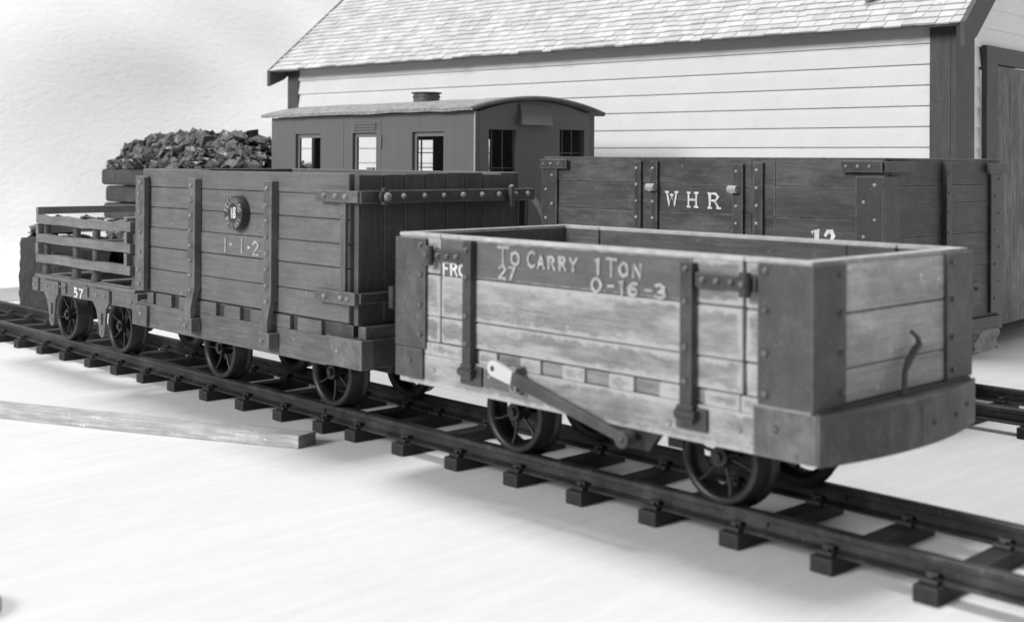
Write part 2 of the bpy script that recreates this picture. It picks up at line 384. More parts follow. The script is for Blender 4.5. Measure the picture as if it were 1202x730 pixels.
def ground_mat():
    m, nt, b = new_mat('whitewashed_board'); N = NB(nt)
    g = N.noise(1.7, (9, 0.55, 1), 6, 0.62)
    g2 = N.noise(6.0, (10, 0.5, 1), 4, 0.6, (4, 2, 0))
    gf = N.noise(22, (6, .8, 1), 4, 0.7, (1, 1, 1)); v = 0
    big = N.noise(0.55, (1, 1, 1), 3, 0.5)
    v = N.math('ADD', N.ramp(g, 0.32, 0.68, 0.635, 0.69, False), N.ramp(g2, 0.3, 0.7, -0.02, 0.02, False))
    v = N.math('MULTIPLY', v, N.ramp(big, 0.3, 0.7, 0.955, 1.03, False)); v = N.math('MULTIPLY', v, N.ramp(gf, 0.3, 0.7, 0.94, 1.06, False))
    nt.links.new(N.gray(v), b.inputs['Base Color']); b.inputs['Roughness'].default_value = 0.7
    wv = N.n('ShaderNodeTexWave'); wv.inputs['Scale'].default_value = 28; wv.inputs['Distortion'].default_value = 1.0
    nt.links.new(N.tc.outputs['Object'], wv.inputs['Vector'])
    N.bump(b, N.math('ADD', N.math('MULTIPLY', g2, 0.6), N.math('MULTIPLY', wv.outputs['Fac'], 0.25)), 0.25, 0.004)
    return m
def cloth_mat():
    m, nt, b = new_mat('backdrop_cloth'); N = NB(nt)
    v = N.ramp(N.noise(0.9, (1, 1, 1), 4, 0.55), 0.3, 0.7, 0.87, 0.90, False)
    nt.links.new(N.gray(v), b.inputs['Base Color']); b.inputs['Roughness'].default_value = 0.95
    N.bump(b, N.math('ADD', N.noise(9, (1, 1, 1.6), 5, 0.6), N.math('MULTIPLY', N.noise(26, (1, 1, 1), 3, .6), 0.5)), 0.25, 0.03); return m

# ---------------------------------------------------------------- setting
GZ = -0.155
g = MB(); g.add([(-10.6, -9, GZ), (9, -9, GZ), (9, 10.6, GZ), (-10.6, 10.6, GZ)], [(0, 1, 2, 3)])
tag(g.build('ground', ground_mat()), kind='structure')
# backdrop: cloth hung behind, turning round the corner, with soft drapes
bd = MB(); vs = []; path = []
for i in range(40): yy_ = -2.5 + i * 10.5 / 39; path.append(Vector((-10.3 + (yy_ - 1.7) * .14, yy_, 0)))
for i in range(1, 12):
    a = i / 12 * math.pi / 2; path.append(Vector((-7.92 - 1.5 * math.cos(a), 8.0 + 1.9 * math.sin(a), 0)))
for i in range(36): path.append(Vector((-7.8 + i * 18.0 / 35, 9.9, 0)))
NZ = 40; prof = []
for k in range(NZ + 1):
    z = GZ - 0.01 + k * 8.0 / NZ; prof.append(z)
for i, p in enumerate(path):
    q = path[min(i + 1, len(path) - 1)] - path[max(i - 1, 0)]; nrm = Vector((q.y, -q.x, 0)).normalized()
    for k, z in enumerate(prof):
        d = 0.16 * (noise.noise(Vector((p.y * 0.30 + p.x * .2, k * 0.055, 3.1)))) + 0.12 * noise.noise(Vector((p.y * 0.7 + p.x * .5 + k * 0.10, k * 0.16, 9.0)))
        d *= min(1, k / 6); foot = 0.5 * max(0, 1 - k / 3) ** 2
        vs.append(p + nrm * (d + foot * 0.5) + Vector((0, 0, z)))
n = NZ + 1
bd.add(vs, [(i * n + k, (i + 1) * n + k, (i + 1) * n + k + 1, i * n + k + 1) for i in range(len(path) - 1) for k in range(NZ)], True)
tag(bd.build('backdrop', cloth_mat()), kind='structure')
# ---------------------------------------------------------------- tracks
def make_track(name, loc, x0, x1, sleepers, label, gauge=0.6, over=0.14, ends=0.105):
    t = empty(name, loc, label, 'track', 'model railway tracks')
    L = Vector(loc)
    for yy in (0, gauge):
        r = MB()
        prof = [(-.048, -.089), (.048, -.089), (.048, -.080), (.012, -.068), (.012, -.034), (.028, -.026), (.028, -.004), (.021, 0), (-.021, 0), (-.028, -.004), (-.028, -.026), (-.012, -.034), (-.012, -.068), (-.048, -.080)]
        r.ngon([L + Vector((x0, yy + a, b)) for a, b in prof], (x1 - x0, 0, 0))
        # fishplate at the joint
        for xx in (-1.18, 1.95):
            if x0 < xx < x1:
                for sd in (-1, 1): r.box(*(L.x + xx - .11, L.x + xx + .11), *sorted((L.y + yy + sd * .012, L.y + yy + sd * .022)), L.z - .054, L.z - .028)
        r.build('rail', M['rail'], t)
    first = None
    for i, xs in enumerate(sleepers):
        if first is None:
            s = MB(); o = L + Vector((xs, 0, 0))
            s.box(o.x, o.x + .10, o.y - ends, o.y + gauge + ends, GZ + .0005, o.z - .0895)
            ob = s.build('sleeper', M['sleeper'], t, 0.006, org=o)
            chs = []
            for yy in (0, gauge):
                for sd in (-1, 1):
                    c = MB(); yb = o.y + yy + sd * .055
                    c.box(o.x + .014, o.x + .086, yb - .028, yb + .028, o.z - .0892, o.z - .070)
                    c.box(o.x + .026, o.x + .074, yb - .016 - sd * .016, yb + .014 - sd * .016, o.z - .0705, o.z - .052)
                    c.box(o.x + .036, o.x + .064, yb + sd * .004 - .012, yb + sd * .004 + .012, o.z - .0705, o.z - .056)
                    chs.append(c.build('rail_chair', M['rail'], ob, 0.004))
            first = ob; base = Vector(ob.location)
        else:
            ob = first.copy(); COL.objects.link(ob); ob.parent = t
            ob.location = base + Vector((xs - sleepers[0], random.uniform(-.008, .008), 0)); ob.rotation_euler.z = random.uniform(-.012, .012)
            
            for ch in chs: ch2 = ch.copy(); COL.objects.link(ch2); ch2.parent = ob
    return t
SL = [2.735 - (18 - i) * .439 + (.134 if i <= 9 else 0) + .015 for i in range(-9, 26)]
make_track('railway_track', (0, 0, 0), -10.1, 5.6, SL, 'black track in the foreground carrying the row of three small wagons')
pbm_ = MB(); Mx = Matrix.Translation((-5.98, -.115, 0)) @ Matrix.Rotation(-.55, 4, 'Z')
pbm_.box(-.20, .16, -.018, .018, -.085, -.045, Mx); pbm_.box(-.22, -.10, -.035, .035, -.0885, -.065, Mx)
TRK = [o for o in COL.objects if o.name == 'railway_track'][0]
pbm_.build('point_blade', M['rail'], TRK, .004)
SL2 = [-9.6 + i * .439 for i in range(35)]
make_track('railway_track', (0, 2.92, 0), -10.1, 6.0, SL2, 'black track under the coach and the long dark wagon, behind the front track')

# ---------------------------------------------------------------- wheels
def wheel_meshes():
    """spoked wheel at the origin, outer face towards -Y, radius .199"""
    rim = MB(); n = 40; R = .199
    # tyre profile revolved: (y, r)
    pr = [(-.012, R - .030), (-.012, R - .004), (-.008, R), (.075, R + .004), (.082, R + .010), (.088, R + .030), (.10, R + .030), (.104, R + .020), (.104, R - .034), (.02, R - .036)]
    vs = [(r * math.cos(2 * math.pi * k / n), y, r * math.sin(2 * math.pi * k / n)) for k in range(n) for y, r in pr]; m = len(pr)
    rim.add(vs, [(k * m + i, k * m + (i + 1) % m, ((k + 1) % n) * m + (i + 1) % m, ((k + 1) % n) * m + i) for k in range(n) for i in range(m)], True)
    sp = MB()
    for k in range(6):
        a = 2 * math.pi * k / 6 + .35
        pts = [(math.cos(a + b) * r, .012 + .012 * (1 - t), math.sin(a + b) * r) for t, r, b in ((0, .035, 0), (.4, .08, .05), (.7, .13, .05), (1, R - .028, 0))]
        sp.tube(pts, .009, 6, [.011, .008, .008, .010])
    sp.cyl((0, -.016, 0), (0, .06, 0), .042, 20, .05); sp.cyl((0, -.032, 0), (0, -.015, 0), .020, 14)
    return rim, sp
_rim, _sp = wheel_meshes()
def to_mesh(mb, name, mat):
    o = mb.build(name, mat); me = o.data; bpy.data.objects.remove(o); return me
RIM = to_mesh(_rim, 'tyre', M['wheel_rim']); SPK = to_mesh(_sp, 'wheel', M['wheel_rim'])
def wheelsets(t, xs, gauge=0.6, z=.199, y0=-.032, rot=0.0, s=1.0):
    L = world_loc(t)
    for i, x in enumerate(xs):
        ax = MB().cyl((x, y0 - .02, z), (x, gauge - y0 + .02, z), .022, 12).build('axle', M['black_iron'], t, org=(x, 0, z))
        for side in (0, 1):
            w = bpy.data.objects.new('wheel', SPK); COL.objects.link(w); w.parent = ax
            w.location = (0, y0 if side == 0 else gauge - y0, 0)
            w.rotation_euler = (0, rot + i * .6, math.pi if side else 0)
            r = bpy.data.objects.new('tyre', RIM); COL.objects.link(r); r.parent = w
def lx(mb, p, nrm, r=.016): mb.dome(p, nrm, r)

# ================================================================ 1. front wagon, weathered, number 27
T1 = empty('open_wagon', (1.228, .3, 0), 'pale weathered wooden wagon with worn planks reading TO CARRY 1 TON, nearest the camera', 'wagon')
Y0, Y1 = -.311, .911; X0, X1 = 0.0, 2.456
TH = .06
rows = [(.539, .664), (.668, .873), (.878, 1.058)]
def side1(y_out, sgn, near):
    ya, yb = (y_out, y_out + sgn * TH); ya, yb = min(ya, yb), max(ya, yb)
    lo = MB(); hi = MB()
    for c, (xa, xb) in enumerate(((X0 + .0, .316), (.330, 2.141), (2.158, X1))):
        for r, (za, zb) in enumerate(rows):
            j = .0015 if c == 1 else .003
            if r == 2 and c == 1:
                hi.box(xa, 1.890, ya + .001, yb, za, zb, None, j); lo.box(1.892, xb, ya + .001, yb, za, zb, None, j); continue
            lo.box(xa, xb, ya + (random.uniform(0, .004)), yb, za + (0 if r else 0), zb, None, j)
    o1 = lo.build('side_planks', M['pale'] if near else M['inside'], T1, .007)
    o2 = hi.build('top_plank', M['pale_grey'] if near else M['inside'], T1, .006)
    cap = MB()
    for xa, xb in ((X0, .319), (.325, 2.146), (2.154, X1)):
        n = 12
        for k in range(n):
            a = xa + (xb - xa) * k / n; b = xa + (xb - xa) * (k + 1) / n
            cap.box(a, b, ya - .001, yb + .001, 1.0585, 1.075)
    cap.build('worn_top_edge', M['raw_edge'], T1, .0)
    return o1
side1(Y0, 1, True); side1(Y1, -1, False)
# ends
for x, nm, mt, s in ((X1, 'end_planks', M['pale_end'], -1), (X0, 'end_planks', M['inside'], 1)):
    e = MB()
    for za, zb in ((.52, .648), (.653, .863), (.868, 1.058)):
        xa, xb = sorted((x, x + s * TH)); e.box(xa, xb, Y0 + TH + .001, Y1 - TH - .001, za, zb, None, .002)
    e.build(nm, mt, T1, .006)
    xa, xb = sorted((x + s * .001, x + s * (TH + .001)))
    MB().box(xa, xb, Y0 + TH + .002, Y1 - TH - .002, 1.0585, 1.0745).build('worn_top_edge', M['raw_edge'], T1)
# floor
f = MB()
for k in range(17):
    a = X0 + .02 + k * (2.41 / 17); f.box(a + .002, a + 2.41 / 17 - .002, Y0 + TH + .003, Y1 - TH - .003, .50, .535)
f.build('floor', M['inside'], T1)
# corner plates (L shaped irons)
def plate(xa, xb, y, za, zb, out, name='corner_plate', mat=None, riv=(), t=.016):
    p = MB(); ya, yb = sorted((y, y + out * t)); p.box(xa, xb, ya, yb, za, zb)
    for rx, rz in riv: p.dome((rx, y + out * t, rz), (0, out, 0), .017, .014)
    return p.build(name, mat or M['iron_pale'], T1, .004)
p = MB(); p.box(X0 - .016, .222, Y0 - .017, Y0 - .001, .50, 1.052); p.box(X0 - .016, X0 - .001, Y0 - .001, Y0 + .2, .50, 1.052)
for z in (1.02, .87, .72, .57): p.dome((.19, Y0 - .017, z), (0, -1, 0), .018, .016)
p.build('corner_plate', M['iron_pale'], T1, .004)
plate(X0 - .008, .205, Y0 - .004, .345, .497, -1, 'lower_plate', M['iron_pale'], [(.11, .43)])
p = MB(); p.box(2.223, X1 + .016, Y0 - .017, Y0 - .001, .517, 1.062)
for z in (1.03, .88, .715, .56): p.dome((2.262, Y0 - .017, z), (0, -1, 0), .02, .018)
p.build('corner_plate', M['iron_pale'], T1, .004)
p = MB(); p.box(X1 + .001, X1 + .0155, Y0 - .0165, Y0 + .215, .517, 1.0615)
for z in (1.02, .87, .72, .57): p.dome((X1 + .0155, Y0 + .18, z), (1, 0, 0), .017, .014)
p.build('corner_plate', M['iron_end'], T1, .003)
p = MB(); p.box(X1 + .001, X1 + .018, .70, Y1 + .016, .517, 1.061); p.box(X1 - .2, X1 + .017, Y1 + .001, Y1 + .0155, .517, 1.06)
for z in (1.02, .86, .70, .56): p.dome((X1 + .018, .745, z), (1, 0, 0), .016, .012)
p.build('corner_plate', M['iron_end'], T1, .004)
p = MB(); p.box(X0 - .015, .2, Y1 + .001, Y1 + .016, .50, 1.05); p.build('corner_plate', M['iron_end'], T1, .004)
# door straps
for xa, xb, foot in ((.532, .588, .47), (1.862, 1.922, .47)):
    p = MB(); p.box(xa, xb, Y0 - .042, Y0 - .002, .46, 1.058 if xa < 1 else 1.04)
    for z in (1.015, .885, .70, .565): p.dome((xa + .032, Y0 - .042, z), (0, -1, 0), .019, .018)
    p.build('door_strap', M['strap_dark'], T1, .004)
    p = MB(); p.box(xa - .035, xb + .060, Y0 - .022, Y0 - .002, .365, .458)
    p.box(xa - .006, xb + .010, Y0 - .048, Y0 - .0225, .395, .470); p.cyl((xa - .015, Y0 - .040, .43), (xb + .025, Y0 - .040, .43), .020, 12)
    p.build('strap_foot', M['strap_dark'], T1, .006)
# hinge bars and pins
for xa, xb, pin in ((.228, .517, .285), (1.93, 2.222, 2.185)):
    p = MB(); p.box(xa, xb, Y0 - .030, Y0 - .002, .945, 1.003)
    for k in range(4):
        xx = xa + .04 + k * .07
        if xx < xb - .01: p.dome((xx, Y0 - .03, .974), (0, -1, 0), .019, .02)
    p.build('hinge_bar', M['strap_dark'], T1, .004)
    p = MB(); p.cyl((pin, Y0 - .045, .925), (pin, Y0 - .045, 1.02), .024, 12); p.dome((pin, Y0 - .07, .975), (0, -1, 0), .02)
    p.build('hinge_pin', M['strap_dark'], T1)
# packing blocks under the body, showing as alternating notches
sole = MB(); sole.box(X0 + .006, X1 - .002, Y0 - .001, Y0 + .10, .315, .470)
x = X0 + .006
k = 0
for xa, xb, up in ((.006, .245, 1), (.247, .50, 1), (.61, .735, 1), (.895, 1.025, 1), (1.165, 1.30, 1), (1.445, 1.585, 1), (1.725, 1.85, 1), (1.96, 2.13, 1), (2.135, 2.454, 1)):
    sole.box(xa, xb, Y0 - .0005, Y0 + .098, .471, .534)
for xa, xb in ((.502, .608), (.739, .891), (1.029, 1.161), (1.304, 1.441), (1.589, 1.721), (1.854, 1.956)):
    MB().box(xa, xb, Y0 + .012, Y0 + .09, .474, .531).build('floor_plank_end', M['pale_mid'], T1, .004)
for xx, zz in ((.28, .40), (.69, .42), (1.78, .37), (2.13, .40), (2.19, .37)): sole.dome((xx, Y0 - .001, zz), (0, -1, 0), .019, .012)
sole.build('sole_bar', M['pale'], T1, .005)
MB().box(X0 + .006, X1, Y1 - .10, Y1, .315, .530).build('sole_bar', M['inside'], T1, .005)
p = MB(); p.box(2.20, 2.478, Y0 - .006, Y0 - .0015, .318, .506); p.dome((2.30, Y0 - .006, .43), (0, -1, 0), .02, .014); p.dome((2.39, Y0 - .006, .345), (0, -1, 0), .012, .006)
p.build('beam_side_plate', M['beam'], T1)
# bowed buffer beam
bm_ = MB(); n = 20; top = []
for k in range(n + 1):
    y = Y0 - .004 + (Y1 - Y0 + .012) * k / n; u = (k / n - .5) * 2; top.append((2.492 + .085 * (1 - u * u), y))
poly = [Vector((2.4795, Y0 - .004, .315)), Vector((2.4795, Y1 + .008, .315))] + [Vector((a, b, .315)) for a, b in top[::-1]]
bm_.ngon(poly, (0, 0, .192))
for yy, zz in ((.12, .41), (.62, .40), (.76, .42), (.40, .40)):
    u = ((yy - Y0) / (Y1 - Y0) - .5) * 2; bm_.dome((2.492 + .085 * (1 - u * u) - .002, yy, zz), (1, 0, 0), .018, .012)
bm_.box(2.576, 2.5805, .293, .301, .318, .505)
bm_.build('buffer_beam', M['beam'], T1, .010)
MB().box(X1 + .0015, 2.479, Y0 + .01, Y1 - .01, .32, .5155).build('headstock', M['beam'], T1)
MB().box(X0 - .012, X0 + .005, Y0 + .10, Y1 - .10, .32, .497).build('buffer_beam', M['inside'], T1, .01)
# draw hook
h = [(2.50, .29, .50), (2.50, .29, .56), (2.50, .295, .61), (2.50, .325, .648), (2.50, .375, .685), (2.50, .41, .708), (2.50, .395, .735), (2.50, .345, .762)]
MB().tube(h, .018, 10, [.012, .012, .012, .016, .016, .013, .010, .008]).build('draw_hook', M['beam'], T1)
# brake lever
D = Vector((1.60, Y0 - .085, .287)) - Vector((.800, Y0 - .085, .482)); Ld = D.length; D.normalize()
A0 = Vector((.800, Y0 - .085, .482)); up = Vector((-D.z, 0, D.x))
def bar(a, b, w0, w1, t, y): return [A0 + D * a + up * w0 + Vector((0, y, 0)), A0 + D * b + up * w1 + Vector((0, y, 0)), A0 + D * b - up * w1 + Vector((0, y, 0)), A0 + D * a - up * w0 + Vector((0, y, 0))]
lv = MB(); lv.ngon(bar(.125, Ld, .030, .021, 0, 0), (0, .026, 0)); lv.cyl(A0 + D * Ld + Vector((0, -.012, 0)), A0 + D * Ld + Vector((0, .04, 0)), .036, 18); lv.dome(A0 + D * Ld + Vector((0, -.012, 0)), (0, -1, 0), .02)
lever = lv.build('brake_lever', M['lever'], T1, .005)
tp = MB(); n = 14
circ = []
for k in range(n + 1):
    a = math.pi / 2 + math.pi * k / n; circ.append(A0 + D * (.0 + math.cos(a) * .037) + up * math.sin(a) * .037)
outer = circ + [A0 + D * .128 - up * .032, A0 + D * .128 + up * .032]
tp.ngon([q + Vector((0, -.003, 0)) for q in outer], (0, .026, 0))
tip = tp.build('handle_tip', M['white'], lever, .003)
MB().cyl(A0 + Vector((0, -.005, 0)), A0 + Vector((0, .02, 0)), .013, 12).build('tip_hole', M['badge'], tip)
pb = MB(); q = A0 + D * Ld; pb.ngon([(q.x - .16, Y0 + .0, .317), (q.x + .13, Y0 + .0, .317), (q.x + .07, Y0 + .0, .235), (q.x - .05, Y0 + .0, .235)], (0, .03, 0))
pb.cyl((q.x, q.y + .03, q.z), (q.x, .9, q.z), .018, 10)
pb.box(q.x - .04, q.x + .04, -.05, -.02, .2, .31)
pb.build('lever_bracket', M['black_iron'], T1)
p = MB(); p.box(.655, .945, Y0 - .010, Y0 - .002, .36, .462); p.box(.895, .935, Y0 - .07, Y0 - .010, .385, .50); p.dome((.915, Y0 - .07, .40), (0, -1, 0), .012)
p.build('lever_guide', M['pale_grey'], T1, .003)
# under frame, brake blocks and wheels
uf = MB()
for yy in (.13, .47): uf.box(.35, 2.10, yy - .028, yy + .028, .23, .315)
for xx in (.573, 1.830):
    for yy in (.13, .47): uf.box(xx - .09, xx + .09, yy - .025, yy + .025, .14, .24)
uf.box(.1, 2.35, .26, .34, .235, .315)
uf.build('under_frame', M['black_iron'], T1, .006)
wheelsets(T1, (.573, 1.830))
# writing
lt = (T1, M['letter_old'])
lettering(lt, 'To', .745, .900, .962, 1.038, Y0 - .002, .0064, small=(1,), wob=.03)
lettering(lt, 'CARRY', .945, 1.265, .958, 1.030, Y0 - .002, .0064, small=(1, 2, 3, 4), wob=.03)
lettering(lt, '1', 1.352, 1.395, .955, 1.025, Y0 - .002, .0062, wob=.03)
lettering(lt, 'ToN', 1.432, 1.640, .955, 1.027, Y0 - .002, .0064, small=(1, 2), wob=.03)
lettering(lt, '27', .755, .860, .890, .948, Y0 - .002, .0063, wob=.03)
lettering(lt, '0', 1.345, 1.410, .880, .940, Y0 - .002, .0063, wob=.03)
lettering(lt, '-16-3', 1.435, 1.765, .880, .935, Y0 - .002, .0063, wob=.03)
lettering((T1, M['letter']), 'FRC', .352, .508, .880, .938, Y0 - .002, .0062, wob=.03)

# ================================================================ 2. slate grey wagon, number 18
T2 = empty('open_wagon', (-1.63, .3, 0), 'tall grey planked wagon with a round number 18 badge on its side', 'wagon')
A0x, A1x = -2.80, -.405; y0, y1 = -.307, .909
p = MB(); zz = [.552, .703, .850, .981, 1.115, 1.250, 1.374]
for a, b in zip(zz[:-1], zz[1:]):
    if b > 1.3: p.box(A0x, -2.02, y0, y0 + .06, a + .004, b, None, .002); p.box(-2.018, -.453, y0, y0 + .06, a + .004, b - .004, None, .002)
    else: p.box(A0x, -.450, y0 + random.uniform(0, .003), y0 + .06, a + .004, b, None, .0015)
p.build('side_planks', M['slate'], T2, .005)
p = MB()
for a, b in zip(zz[:-1], zz[1:]): p.box(A0x, A1x, y1 - .06, y1, a + .004, b)
p.build('side_planks', M['slate'], T2, .005)
p = MB()
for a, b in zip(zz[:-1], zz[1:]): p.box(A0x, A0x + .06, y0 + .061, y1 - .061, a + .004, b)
p.build('end_planks', M['slate_shaded'], T2, .005)
p = MB(); ye = [-.300, -.122, .021, .174, .326, .469, .61, .754, .908]
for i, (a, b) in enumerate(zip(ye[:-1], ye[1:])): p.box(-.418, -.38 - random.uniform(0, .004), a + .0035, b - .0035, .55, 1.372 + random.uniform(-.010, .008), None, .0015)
p.build('end_door', M['slate_shaded'], T2, .005)
MB().box(A0x + .061, -.446, y0 + .061, y1 - .061, .50, .56).build('floor', M['inside'], T2)
# corner post beside the door gap
MB().box(-.500, -.456, y0 - .022, y0 - .001, .735, 1.210).build('side_strip', M['slate_iron'], T2, .003)
# left corner plate with its strap
p = MB(); p.box(-2.868, -2.70, y0 - .020, y0 - .001, .553, 1.325); p.build('corner_plate', M['slate'], T2, .004)
def strap2(xa, xb, zt, zb, foot=True):
    s = MB(); s.box(xa, xb, y0 - .050, y0 - .001, .62, zt)
    if foot:
        pts = [(y0 - .050, .62), (y0 - .074, .51), (y0 - .074, .435), (y0 - .0465, .435), (y0 - .0465, .50), (y0 - .004, .62)]
        s.ngon([(xa, a, b) for a, b in pts], (xb - xa, 0, 0))
    n = 8
    for k in range(n):
        z = zt - .045 - k * (zt - .66) / (n - 1)
        s.dome((xa + .04, y0 - .050, z), (0, -1, 0), .019, .018)
    return s.build('iron_strap', M['slate_iron'], T2, .004)
s = MB(); s.box(-2.765, -2.685, y0 - .052, y0 - .0205, .560, 1.318)
for z in (1.28, 1.21, 1.09, .95, .82, .70, .605): s.dome((-2.738 + random.uniform(-.01, .01), y0 - .052, z), (0, -1, 0), .018, .018)
s.build('iron_strap', M['slate_iron'], T2, .004)
strap2(-2.098, -2.018, 1.318, .62); strap2(-1.222, -1.140, 1.318, .62)
for xa in (-2.110, -1.225):
    f = MB(); f.box(xa, xa + .110, y0 - .078, y0 - .0075, .350, .440); f.dome((xa + .045, y0 - .078, .395), (0, -1, 0), .02, .018)
    f.build('strap_foot', M['slate_iron'], T2, .005)
# bars
p = MB(); p.box(-.706, -.318, y0 - .045, y0 - .0165, 1.213, 1.276); p.box(-.379, -.318, y0 - .016, y1 + .055, 1.2135, 1.2755)
for xx in (-.62, -.51, -.42): p.dome((xx, y0 - .045, 1.245), (0, -1, 0), .02, .018)
p.build('door_bar', M['slate_iron'], T2, .005)
p = MB(); p.box(-.3175, -.305, y0 - .03, y1 + .056, 1.208, 1.279)
for k, yy in enumerate((-.05, .10, .24, .385, .53, .665, .80, .90)): p.dome((-.305, yy, 1.246), (1, 0, 0), .021, .02)
p.build('door_bar', M['slate_iron_shaded'], T2, .005)
p = MB(); p.cyl((-.288, -.19, 1.203), (-.288, -.19, 1.292), .020, 12); p.cyl((-.30, -.19, 1.245), (-.275, -.19, 1.245), .034, 14); p.dome((-.262, -.19, 1.245), (1, 0, 0), .03)
p.build('hinge_pin', M['slate_iron_shaded'], T2)
p = MB(); p.box(-.304, -.276, .738, .768, 1.175, 1.292); p.dome((-.288, .753, 1.292), (0, 0, 1), .018); p.build('drop_latch', M['slate_iron_shaded'], T2, .004)
MB().box(-.40, -.345, y1 + .012, y1 + .045, 1.02, 1.205).build('latch_rod', M['slate_iron_shaded'], T2, .004)
p = MB(); p.box(-.706, -.335, y0 - .048, y0 - .0165, .665, .733)
for xx in (-.60, -.45, -.39): p.dome((xx, y0 - .048, .70), (0, -1, 0), .022, .018)
p.build('door_bar', M['slate_iron'], T2, .005)
p = MB(); p.box(-.379, -.322, y0 - .016, y1 + .02, .672, .728)
for yy in (-.1, .1, .3, .5): p.dome((-.322, yy, .70), (1, 0, 0), .022, .02)
p.cyl((-.305, -.12, .64), (-.305, -.12, .76), .022, 12)
p.build('door_bar', M['slate_iron_shaded'], T2, .005)
# sole bar
p = MB(); ys = y0 + .040
p.box(-2.87, -.647, ys - .045, ys + .06, .308, .470)
for xa, xb in ((-2.72, -2.64), (-2.60, -2.395), (-2.29, -1.83), (-1.73, -1.55), (-1.43, -1.28), (-1.22, -1.01), (-.93, -.70)): p.box(xa, xb, ys - .044, ys + .06, .4705, .5475)
p.build('sole_bar', M['slate_sole'], T2, .005)
MB().box(-2.59, -.44, ys - .015, ys + .05, .472, .546).build('floor_plank_ends', M['slate_iron_shaded'], T2)
MB().box(-2.87, -.647, y1 - .06, y1 + .04, .308, .546).build('sole_bar', M['slate_shaded'], T2)
p = MB(); p.box(-2.878, -2.68, ys - .072, ys - .046, .318, .455); p.dome((-2.755, ys - .072, .40), (0, -1, 0), .02, .012); p.build('corner_iron', M['slate_iron'], T2, .005)
p = MB(); p.box(-.645, -.317, ys - .052, ys + .02, .318, .478); p.dome((-.53, ys - .052, .40), (0, -1, 0), .021, .014); p.build('corner_iron', M['slate_iron'], T2, .005)
p = MB(); p.box(-.44, -.3165, ys + .021, y1 + .04, .32, .477); p.dome((-.37, -.15, .477), (0, 0, 1), .02); p.build('buffer_beam', M['slate_iron_shaded'], T2, .006)
MB().box(-.40, -.335, y0 + .03, y1, .4785, .545).build('beam_packing', M['slate_iron'], T2, .005)
MB().box(-2.94, -2.872, ys + .02, y1 + .03, .32, .47).build('buffer_beam', M['slate_sole'], T2, .006)
# badge
bx, bz = -1.553, 1.118
bd_ = MB().cyl((bx, y0 - .052, bz), (bx, y0 - .002, bz), .102, 40, .104).build('number_badge', M['badge'], T2, .004)
yb = y0 - .0525
def arc_text(txt, rad0, a0, a1, h, flip):
    for i, c in enumerate(txt):
        bl = MB()
        a = a0 + (a1 - a0) * i / (len(txt) - 1)
        cx, cz = bx + math.cos(a) * rad0, bz + math.sin(a) * rad0
        if not flip: ux, uz, vx, vz = math.sin(a), -math.cos(a), math.cos(a), math.sin(a)
        else: ux, uz, vx, vz = -math.sin(a), math.cos(a), -math.cos(a), -math.sin(a)
        for st in G[c]:
            mp = [(cx + ux * (p - .35) * h * .72 + vx * (q - .5) * h, cz + uz * (p - .35) * h * .72 + vz * (q - .5) * h) for p, q in st]
            stroke(bl, mp, .0021, lambda a, b, e: Vector((a, yb - .003 * e, b)), 0)
        bl.build('letter', M['letter_old'], bd_)
arc_text('FESTINIOG', .078, rad(165), rad(15), .034, False)
arc_text('RAILWAY', .078, rad(210), rad(330), .034, True)
lettering((bd_, M['letter']), '18', bx - .028, bx + .034, bz - .030, bz + .030, yb, .0042, wob=.005)
lt = (T2, M['letter_old'])
for c, xa, xb, za, zb in (('I', -1.735, -1.715, .872, .952), ('-', -1.675, -1.63, .892, .952), ('I', -1.545, -1.525, .875, .955), ('.', -1.475, -1.42, .885, .955), ('2', -1.405, -1.338, .874, .952)):
    if c == '.': MB().box(-1.468, -1.436, y0 - .004, y0 + .0015, .905, .922).build('dash', M['letter_old'], T2); continue
    if c == '-': MB().box(-1.672, -1.636, y0 - .004, y0 + .0015, .915, .930).build('dash', M['letter_old'], T2); continue
    lettering(lt, c, xa, xb, za, zb, y0 - .0015, .0062, wob=.02)
uf = MB()
for yy in (.13, .47): uf.box(-2.6, -.6, yy - .028, yy + .028, .22, .308)
for xx in (-2.233, -.973):
    for yy in (.13, .47): uf.box(xx - .09, xx + .09, yy - .025, yy + .025, .14, .24)
uf.box(-2.8, -.4, .26, .34, .235, .31)
uf.build('under_frame', M['black_iron'], T2, .006)
wheelsets(T2, (-2.233, -.973), rot=.3)

# ================================================================ 3. slatted wagon, number 57
T3 = empty('slate_wagon', (-3.85, .3, 0), 'low light grey wagon with open slatted sides and the number 57', 'wagon')
sy0, sy1 = -.25, .85; sx0, sx1 = -4.655, -3.02
fr = MB(); fr.box(sx0, sx1 + .03, sy0 + .002, sy0 + .09, .395, .506); fr.box(sx0, sx1 + .03, sy1 - .09, sy1, .395, .506)
fr.box(sx0, sx0 + .09, sy0 + .091, sy1 - .091, .396, .505); fr.box(sx1 - .06, sx1 + .029, sy0 + .091, sy1 - .091, .396, .505)
fr.build('frame', M['slat_frame'], T3, .006)
fr = MB(); fr.box(sx0 - .05, sx0 + .05, sy0 - .018, sy0 + .001, .40, .50); fr.dome((sx0 - .005, sy0 - .018, .445), (0, -1, 0), .018, .014)
fr.build('corner_iron', M['slat_frame'], T3, .004)
for xx, z_ in ((sx1 - .05, .445), (-4.40, .46), (-4.22, .46), (-3.76, .46), (-3.45, .46)): MB().dome((xx, sy0 + .001, z_), (0, -1, 0), .016, .014).build('bolt', M['slat_frame'], T3)
